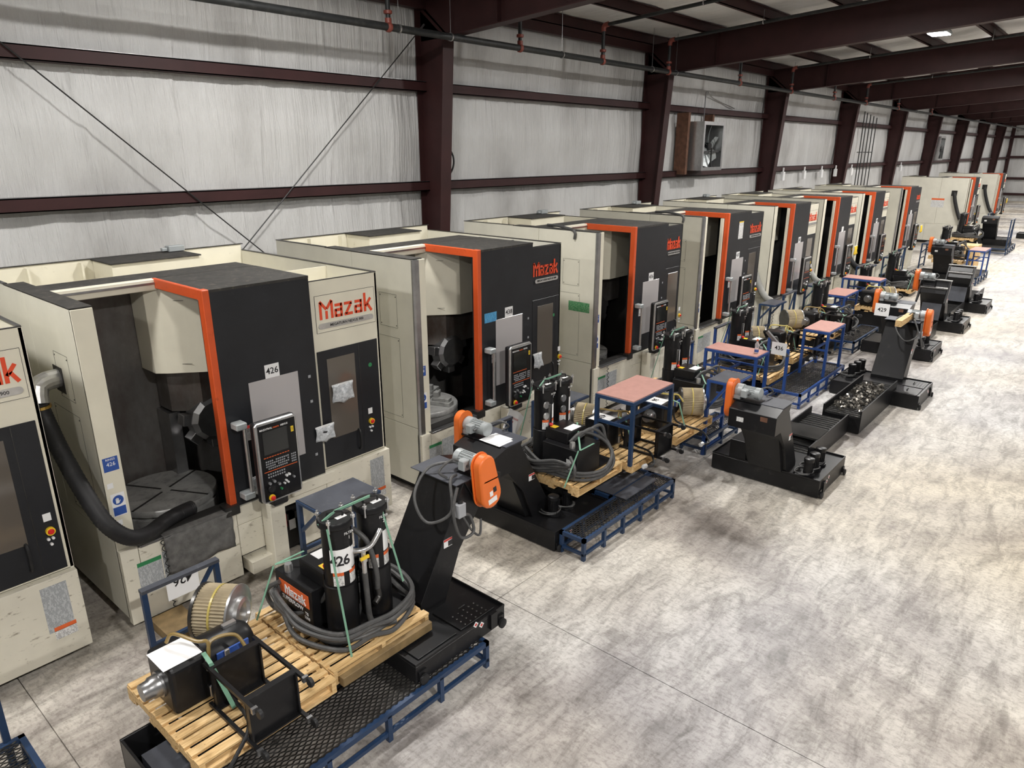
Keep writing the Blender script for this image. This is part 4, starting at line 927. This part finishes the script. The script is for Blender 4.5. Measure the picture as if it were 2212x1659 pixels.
def mist_collector(x, y, z, label, flip=1, cart=True, paper=None, hose='hose_tan', strap=True, rot=0):
    # body lies along +x on the pallet; its trolley lies on its side with legs towards -y*flip
    t = thing('mist_collector', label, 'mist collector', (x, y, z), rot)
    F = lambda v: flip*v
    def bx(mb, a, b, c, e, f, g): return mb.box(a, b, min(F(c), F(e)), max(F(c), F(e)), f, g)
    bx(MB('black_paint'), .02, .3, 0, .38, .01, .375).build('intake_box', t, bevel=.035, seg=3)
    MB('black_paint').lathe([(.165, .3), (.165, .62), (.12, .68), (.05, .69)], (0, F(.2), .2), 'x', 28).build('motor_drum', t, True)
    MB('steel').lathe([(.095, .005), (.095, .02)], (0, F(.19), .19), 'x', 20).lathe([(.062, -.11), (.066, -.06), (.078, -.045), (.08, .005)], (0, F(.19), .19), 'x', 20).build('intake_pipe', t, True)
    for (a, zz) in ((.06, .3), (.06, .08), (.2, .3)): bx(MB('zinc'), a+.2, a+.235, -.02, 0, zz-.05, zz+.04).build('latch', t, bevel=.004)
    MB('zinc').box(.5, .6, F(.2)-.02, F(.2)+.02, .36, .385).build('latch', t)
    bd = bx(MB('label_blue'), .36, .6, .02, .035, .24, .31).build('brand_strip', t)
    lettering('Showa', .045, 'white_label', bd, (.5, F(.03)-.002 if flip > 0 else F(.03)+.002, .275)) if flip > 0 else None
    if cart:
        c = thing_part('trolley', t, (0, 0, 0))
        for yy in (-.1, -.56): 
            bx(MB('black_paint'), .24, .60, yy-.015, yy, .0, .36).build('shelf', c, bevel=.004)
            mb = MB('black_paint'); bx(mb, .24, .60, yy-.05, yy, 0, .012); bx(mb, .24, .60, yy-.05, yy, .35, .362); bx(mb, .24, .252, yy-.05, yy, .01, .35); bx(mb, .59, .602, yy-.05, yy, .01, .35); mb.build('shelf_lip', c)
        for xx in (.235, .605):
            for zz in (.015, .35):
                MB('black_paint').bar((xx, F(-.05), zz), (xx, F(-.68), zz), .025).build('leg', c)
                MB('steel').box(xx-.02, xx+.02, F(-.70)-.012, F(-.70)+.012, zz-.02, zz+.02).build('caster_fork', c); MB('black_rubber').lathe([(.032, -.012), (.035, 0), (.032, .012)], (xx+.01, F(-.745), zz-.01), 'x', 14).build('caster_wheel', c, True)
    if paper:
        pp = MB('white_paper').box(.0, .27, F(.04), F(.04)+.26*flip, .378, .381).build('paper_sheet', t)
        if paper != ' ': lettering(paper, .11, 'ink', pp, (.15, F(.2), .384), 'z', bold=.015, roll=math.pi)
    MB(hose).tube([(.14, F(.3), .40), (.18, F(.26), .47), (.25, F(.06), .47), (.3, F(.0), .46), (.28, F(-.01), .3), (.34, F(.05), .42), (.5, F(.02), .4), (.54, F(-.05), .3)], .013, 8, 6).build('hose', t, True)
    MB('black_rubber').tube([(.29, F(-.02), .3), (.31, F(-.05), .1), (.35, F(-.2), .03), (.3, F(-.45), .03), (.12, F(-.62), .03), (-.02, F(-.7), .02), (-.1, F(-.66), .02)], .013, 8, 10, .12).build('power_cable', t, True)
    MB('clear_plastic').lathe([(.01, -.05), (.03, -.03), (.03, .03), (.01, .05)], (-.14, F(-.65), .03), 'x', 8).build('plug_bag', t)
    if strap:
        MB('strap_green').bar((.26, F(-.0), .4), (.25, F(-.12), .38), .03, .004).bar((.25, F(-.12), .38), (.33, F(-.2), .0), .03, .004).build('strap', t)
    return t

def riser(x0, x1, y0, y1, h, label):
    t = thing('pallet_riser', label, 'tray', (x0, y0, 0)); L, D = x1-x0, y1-y0
    MB('black_paint').box(0, L, 0, .02, .02, h).box(0, L, D-.02, D, .02, h).box(0, .02, .02, D-.02, .02, h).box(L-.02, L, .02, D-.02, .02, h).box(.02, L-.02, .02, D-.02, .02, .05).build('tray_body', t, bevel=.004)
    for xx in (.06, L-.06):
        for yy in (.06, D-.06): MB('black_rubber').cyl((xx, yy, 0), (xx, yy, .02), .03, n=10).build('foot', t)
    return t
# ------------------------------------------------------------------ placing the gear, nearest station first
# station of machine 426
conveyor(4.03, 3.58, .27, -1, -1, 'black chip conveyor with orange drive guard resting on the nearest step platform', dx=.13, tray=2.0, tray_h=.19, pumps=((.3, 1.3),), seed=5, th=.185)
platform(1.55, 3.76, 3.52, 4.62, .27, 'nearest blue step platform with expanded metal deck, under the front conveyor', 'mesh', 4)
pallet(1.36, 2.40, 3.80, 4.90, .60, 'nearest pallet, carrying the toppled trolley and mist collector')
pallet(2.42, 3.38, 3.86, 4.96, .60, 'pallet under the twin filter unit marked 426')
tag(MB('wood_dark').box(2.46, 3.36, 3.795, 3.85, .475, .555).build('timber_beam', None, bevel=.004), 'long weathered timber along the front edge of the pallet marked 426', 'timber')
mist_collector(1.43, 4.29, .60, 'black mist collector lying on the nearest pallet with blank white paper on it', 1, True, ' ')
cartridge((2.1, 4.86, .84), 'round pleated filter with zinc end cap on the nearest pallet', -.95, .215, .27)
filter_unit(2.60, 4.24, .60, 'twin black filter unit with orange brand plate, marked 426 on white paper', 1, 0, True, '426')
tool_stand(3.44, 4.15, 5.85, 5.40, .95, 'dark topped blue stand behind the filter unit marked 426')
r = guard_rail(1.82, 2.50, 5.70, .77, 'blue upright frame with white number paper, in front of machine 426')
pp = MB('white_paper').box(.2, .48, -.030, -.027, .60, .765).build('number_paper', r); lettering('426', .11, 'ink', pp, (.34, -.032, .755), bold=.015, roll=math.pi)
t = thing('drip_tray', 'small open black tray on the floor under the nearest pallet', 'tray', (1.17, 4.0, 0))
MB('black_paint').box(0, .36, 0, .02, 0, .42).box(0, .36, .6, .62, 0, .42).box(0, .02, .02, .6, 0, .42).box(.34, .36, .02, .6, 0, .42).box(.02, .34, .02, .6, 0, .05).build('tray_body', t, bevel=.004); MB('slate_top').box(.08, .33, .08, .5, .05, .3).build('tray_block', t)
platform(-.6, .78, 4.2, 5.35, .3, 'corner of a blue mesh platform at the lower left edge', 'mesh', 2)
guard_rail(-.4, .70, 5.36, .9, 'blue upright frame at the left edge of the photo')
pallet(-.5, .55, 4.1, 4.95, .43, 'corner of a pallet at the lower left edge')
tag(MB('wood_dark').box(2.05, 2.35, 5.9, 6.3, 0, .1).build('timber_block'), 'oil stained timber block under the corner of machine 426', 'timber')
# station of machine 438
conveyor(5.60, 4.22, 0, 1, 1, 'black chip conveyor with orange guard and papers on its head, by machine 438', dx=0, tray=2.5, tray_h=.46, pumps=((.36, .3), (.6, .28)), lids=False, seed=8, th=.24)
platform(5.66, 7.68, 3.86, 4.20, .27, 'blue step platform with expanded metal deck beside the second conveyor', 'mesh', 5, covers=((6.76, 7.5, 4.02, 4.195),))
platform(6.72, 7.68, 4.21, 4.50, .27, 'blue step platform with loose dark cover sheet below the nearest pink topped table', 'mesh', 2, covers=((6.76, 7.5, 4.215, 4.48),))
pallet(6.10, 7.05, 4.28, 5.40, .60, 'pallet under the filter unit with gauges, by machine 438')
pallet(7.02+.05, 8.08, 4.15, 5.30, .60, 'pallet under the pink topped table nearest the camera')
filter_unit(6.22, 5.02, .60, 'twin black filter unit with round gauges and green straps, by machine 438', -1, 0, False, None, True, 4, True, True)
work_table(6.98, 7.96, 4.12, 4.68, .60, 1.45, 'nearest pink topped blue table, standing on a pallet', 'blue_frame')
mist_collector(7.2, 4.62, .60, 'black mist collector with number paper under the nearest pink topped table', 1, True, '438', 'hose_tan')
cartridge((7.55, 5.2, .82), 'round pleated filter standing behind the nearest pink topped table', -1.2)
tool_stand(7.25, 7.98, 5.9, 5.45, .98, 'dark topped stand with number 438 bag hanging from it')
b = bag(7.5, 5.44, .9, .24, .28, 'white bag marked 438 hanging from the dark topped stand', 'white_paper', 'bag'); lettering('438', .1, 'ink', b, (.12, -.05, -.12), bold=.015)
guard_rail(6.0, 6.62, 5.75, .95, 'blue upright frame behind the conveyor head, by machine 438')
t = thing('paper_stack', 'white papers lying on the head of the second conveyor', 'paper', (5.22, 4.7, 1.279)); MB('white_paper').box(0, .22, 0, .3, 0, .004).build('sheet', t); MB('white_paper').box(.02, .25, .03, .28, .004, .012).build('sheet', t)
# station of machine 436
conveyor(8.85, 2.43, 0, 1, 1, 'black chip conveyor in the open aisle with three pumps and a square pump cover', dx=-.12, tray=2.12, tray_h=.35, lids=False, box=True, plates=((1.15, 1.62),), seed=11, W=1.48)
conveyor(14.42, 2.27, 0, -1, -1, 'black chip conveyor facing away, full of swarf, with wood beam on its head', dx=-.15, tray=2.46, tray_h=.40, pumps=((.3, 1.25), (.55, 1.27), (.1, 1.22)), chips=(1.1, 2.75), seed=12)
tag(MB('pallet_wood').box(13.95, 15.0, 2.86, 2.96, 1.29, 1.40).build('wood_beam'), 'pale squared wood beam lying across the head of the swarf filled conveyor', 'timber')
platform(9.2, 10.35, 4.18, 4.60, .27, 'blue mesh step under the dark topped stand by the aisle conveyor', 'mesh', 2)
tool_stand(9.18, 9.80, 4.22, 3.84, 1.18, 'dark topped blue stand beside the orange guard of the aisle conveyor', 'blue_bright')
pallet(8.22, 9.30, 4.16, 5.20, .60, 'pallet under the upright mist collector and striped hoses')
mist_collector(8.26, 4.42, .60, 'black mist collector with yellow hose between the pink and dark topped tables', 1, False, '36', 'hose_yellow', True, .05)
cartridge((9.1, 4.42, .82), 'round pleated filter lying beside the dark topped stand', -.95, .2, .3)
pallet(9.34, 10.4, 4.64, 5.75, .60, 'pallet under the filter unit behind the dark topped stand'); riser(9.4, 10.35, 4.7, 5.7, .475, 'black tray under the pallet behind the dark topped stand')
filter_unit(9.45, 5.05, .60, 'twin black filter unit with looped grey hoses, by machine 436', -1, 0, False, None, True, 9, True)
guard_rail(10.9, 11.6, 5.7, 1.0, 'blue upright frame behind the lengthwise pink topped table', 0, 'blue_bright')
work_table(11.38, 11.90, 4.40, 5.36, .27, .98+.02, 'lengthwise pink topped blue table with a plastic bottle on it', 'blue_bright')
platform(11.3, 12.0, 4.36, 5.4, .27, 'low step under the lengthwise pink topped table', 'bar', 2, 0, 'blue_bright')
t = thing('water_bottle', 'clear plastic bottle with orange cap standing on the pink topped table', 'bottle', (11.62, 4.52, 1.0))
MB('clear_plastic').lathe([(.034, 0), (.036, .01), (.036, .08), (.031, .1), (.036, .12), (.036, .16), (.015, .2), (.014, .215)], (0, 0, 0), 'z', 18).build('bottle_body', t, True); MB('label_blue').lathe([(.0365, .02), (.0365, .06)], (0, 0, 0), 'z', 18).build('label', t); MB('label_orange').lathe([(.018, .215), (.018, .24), (.01, .242)], (0, 0, 0), 'z', 14).build('cap', t)
t = thing('sign_frame', 'tilted blue frame with white plate marked 436 at the end of the pink table', 'sign', (11.95, 4.1, .27))
MB('blue_bright').bar((0, 0, 0), (0, 0, .8), .045).bar((0, .34, 0), (0, .34, .95), .045).build('post', t); mb = MB('steel'); mb.bar((0, -.02, .68), (0, .4, 1.05), .06, .05); mb.build('sloped_bar', t)
pl = MB('white_label').box(-.032, -.028, .02, .28, .68, .9).build('number_plate', t); lettering('436', .1, 'ink', pl, (-.0335, .15, .8), '-x', bold=.012)
# station of the fourth machine
platform(12.1, 14.5, 3.84, 4.46, .27, 'long blue bar grating platform carrying a pink topped table', 'bar', 5, 0, 'blue_bright')
riser(12.06, 13.0, 4.5, 5.4, .345, 'black tray under the pallet behind the number 436 frame'); pallet(12.02, 13.05, 4.4, 5.5, .47, 'pallet under the hose wrapped unit behind the number 436 frame')
riser(13.2, 14.15, 4.5, 5.4, .475, 'black tray under the pallet with the tipped trolley'); pallet(13.15, 14.2, 4.4, 5.45, .60, 'pallet under the tipped black trolley by the fourth machine')
filter_unit(12.3, 5.25, .47, 'twin black filter unit with coiled hose, by the fourth machine', -1, 0, False, None, True, 14, True)
mist_collector(13.35, 4.75, .60, 'black mist collector and trolley behind the table on the bar grating', 1, True, None, 'hose_yellow')
cartridge((13.45, 5.27, .82), 'pale striped filter on the pallet by the fourth machine', -.9)
work_table(13.37, 14.30, 3.88, 4.36, .27, 1.14, 'pink topped blue table standing on the long bar grating platform', 'blue_bright')
tool_stand(15.7, 16.4, 6.15, 5.8, 1.0, 'dark topped blue stand against the fifth machine', 'blue_frame')
guard_rail(12.6, 13.3, 5.75, 1.05, 'blue upright frame in front of the fourth machine', 0, 'blue_bright')
# station of the fifth machine
conveyor(16.83, 2.79, 0, 1, 1, 'black chip conveyor with white paper marked 429 on its head', dx=-.15, tray=2.2, tray_h=.35, pumps=((.2, .25), (.5, .22)), lids=True, sign='429', seed=21, W=1.4)
platform(16.5, 18.4, 4.24, 4.66, .27, 'blue mesh step platform beside the conveyor marked 429', 'bar', 4)
riser(15.2, 16.15, 4.7, 5.6, .475, 'black tray under the pallet left of the conveyor marked 429'); pallet(15.15, 16.2, 4.45, 5.5, .60, 'pallet with tangled cables left of the conveyor marked 429')
riser(16.4, 17.3, 4.75, 5.6, .285, 'black tray under the hose heap pallet by the fifth machine'); pallet(16.35, 17.4, 4.7, 5.7, .41, 'pallet under the hose heap by the fifth machine')
cartridge((15.42, 5.3, .82), 'pale pleated filter in front of the fifth machine', -.75, .2, .34)
mist_collector(15.5, 4.85, .60, 'black mist collector with tan cable heap by the fifth machine', 1, True, None, 'hose_tan')
filter_unit(16.5, 5.2, .41, 'twin filter unit with zinc lids in front of the fifth machine', -1, 0, False, None, False, 23, True)
platform(18.3, 19.6, 5.05, 5.8, .27, 'blue mesh step under the nearer of two far pink tables', 'bar', 2, 0, 'blue_frame'); work_table(18.42, 19.5, 5.10, 5.66, .27, .90, 'pink topped blue table behind the conveyor marked 429, nearer of two', 'blue_bright')
guard_rail(16.7, 17.5, 6.0, 1.05, 'tall blue frame in front of the fifth machine', 0, 'blue_frame')
tool_stand(18.75, 19.5, 6.2, 5.85, 1.0, 'dark topped blue stand between the fifth and sixth machines')
# sixth and seventh machines
conveyor(20.10, 2.78, 0, 1, 1, 'black chip conveyor with open head and big orange guard', dx=0, tray=2.2, tray_h=.35, lids=False, seed=31, open_head=True, pumps=((.2, .2), (.42, .2), (.64, .2)))
conveyor(23.10, 2.74, 0, 1, 1, 'black chip conveyor with tall open head, right behind the open headed one', dx=0, tray=2.0, lids=False, seed=32, open_head=True, pumps=((.3, .3), (.5, .25)), guard=False)
work_table(20.45, 21.05, 4.86, 5.82, .27, 1.03, 'lengthwise pink topped blue table in front of the sixth machine', 'blue_bright')
platform(20.35, 21.3, 4.80, 5.9, .27, 'mesh step platform in front of the sixth machine', 'bar', 4)
pallet(21.6, 22.7, 5.0, 6.0, .125, 'pallet under the filter unit by the sixth machine'); filter_unit(21.75, 5.65, .125, 'twin filter unit with yellow lever by the sixth machine', -1, 0, False, None, False, 33, True)
riser(19.0, 20.0, 4.25, 5.0, .475, 'black tray behind the open headed conveyor'); pallet(18.95, 20.0, 4.2, 5.0, .60, 'pallet with pump box behind the open headed conveyor'); mist_collector(19.0, 4.55, .60, 'black mist collector behind the open headed conveyor', 1, False, None, 'hose_yellow')
cartridge((19.78, 4.5, .82), 'pleated filter beside the big orange guard', -.9)
pallet(24.4, 25.4, 4.9, 6.0, .225, 'pallet under the tall filter unit by the seventh machine'); riser(24.45, 25.35, 4.95, 5.9, .1, 'low black tray by the seventh machine'); filter_unit(24.5, 5.6, .225, 'twin filter unit with red labels by the seventh machine', -1, 0, False, None, False, 35, True)
tool_stand(22.9, 23.7, 6.15, 5.8, 1.0, 'dark topped stand in front of the seventh machine'); tool_stand(25.6, 26.4, 6.1, 5.7, 1.0, 'dark topped stand between the seventh and eighth machines')
mist_collector(22.75, 5.15, .0, 'dark pump box with cable heap by the seventh machine', 1, False, None, 'hose_dark')
# eighth machine and beyond
conveyor(28.1, 4.12, 0, 1, 1, 'black chip conveyor with orange guard in front of the eighth machine', dx=0, tray=3.0, tray_h=.46, lids=False, seed=41, pumps=())
platform(27.9, 30.1, 3.72, 4.1, .27, 'bar grating platform beside the conveyor at the eighth machine', 'bar', 4)
work_table(28.6, 29.75, 3.72, 4.22, .27, 1.09, 'farthest pink topped blue table, by the eighth machine', 'blue_bright')
pallet(29.3, 30.15, 4.45, 5.4, .60, 'pallet with toppled trolley by the eighth machine'); mist_collector(29.4, 5.0, .60, 'toppled black trolley on the pallet by the eighth machine', 1, True, None, 'hose_tan')
pallet(30.2, 31.3, 4.6, 5.7, .60, 'pallet under the two filters beyond the eighth machine'); filter_unit(30.3, 5.3, .60, 'twin black filters with white labels beyond the eighth machine', -1, 0, False, None, True, 43, False)
tag(MB('pallet_wood').box(31.7, 32.6, 4.4, 5.0, 0, .9).build('packing_crate', None, bevel=.01), 'pale board crate beside the farthest pink topped table', 'crate')
guard_rail(27.0, 27.9, 6.0, 1.1, 'blue upright frame in front of the eighth machine')
tool_stand(30.9, 31.8, 6.1, 5.7, .95, 'low dark topped blue stand beyond the eighth machine')
platform(37.2, 39.9, 4.1, 5.3, .27, 'blue framed platform far down the aisle with railings', 'bar', 4)
guard_rail(37.3, 38.3, 4.15, 1.2, 'blue railing on the far platform', .27); guard_rail(39.0, 39.9, 5.26, 1.3, 'second blue railing on the far platform', .27)
riser(37.35, 38.35, 5.4, 6.2, .475, 'black tray under the far pallet'); pallet(37.3, 38.4, 5.4, 6.3, .60, 'pallet under the far filter unit'); filter_unit(37.5, 6.0, .60, 'twin black filters far down the row, beside the ninth machine', -1, 0, False, None, False, 45, False)
conveyor(38.4, 4.3, .27, 1, 1, 'dark conveyor tank standing on the far platform', dx=0, tray=0, lids=True, seed=46, pumps=(), guard=False, L=1.4, W=.9)
cartridge((40.4, 5.4, .31), 'grey pleated filter beside the far platform', .2, .3, .45)
conveyor(45.0, 3.2, 0, 1, 1, 'farthest chip conveyor with orange guard at the right edge', dx=0, tray=2, lids=False, seed=47, pumps=((.3, .3),))
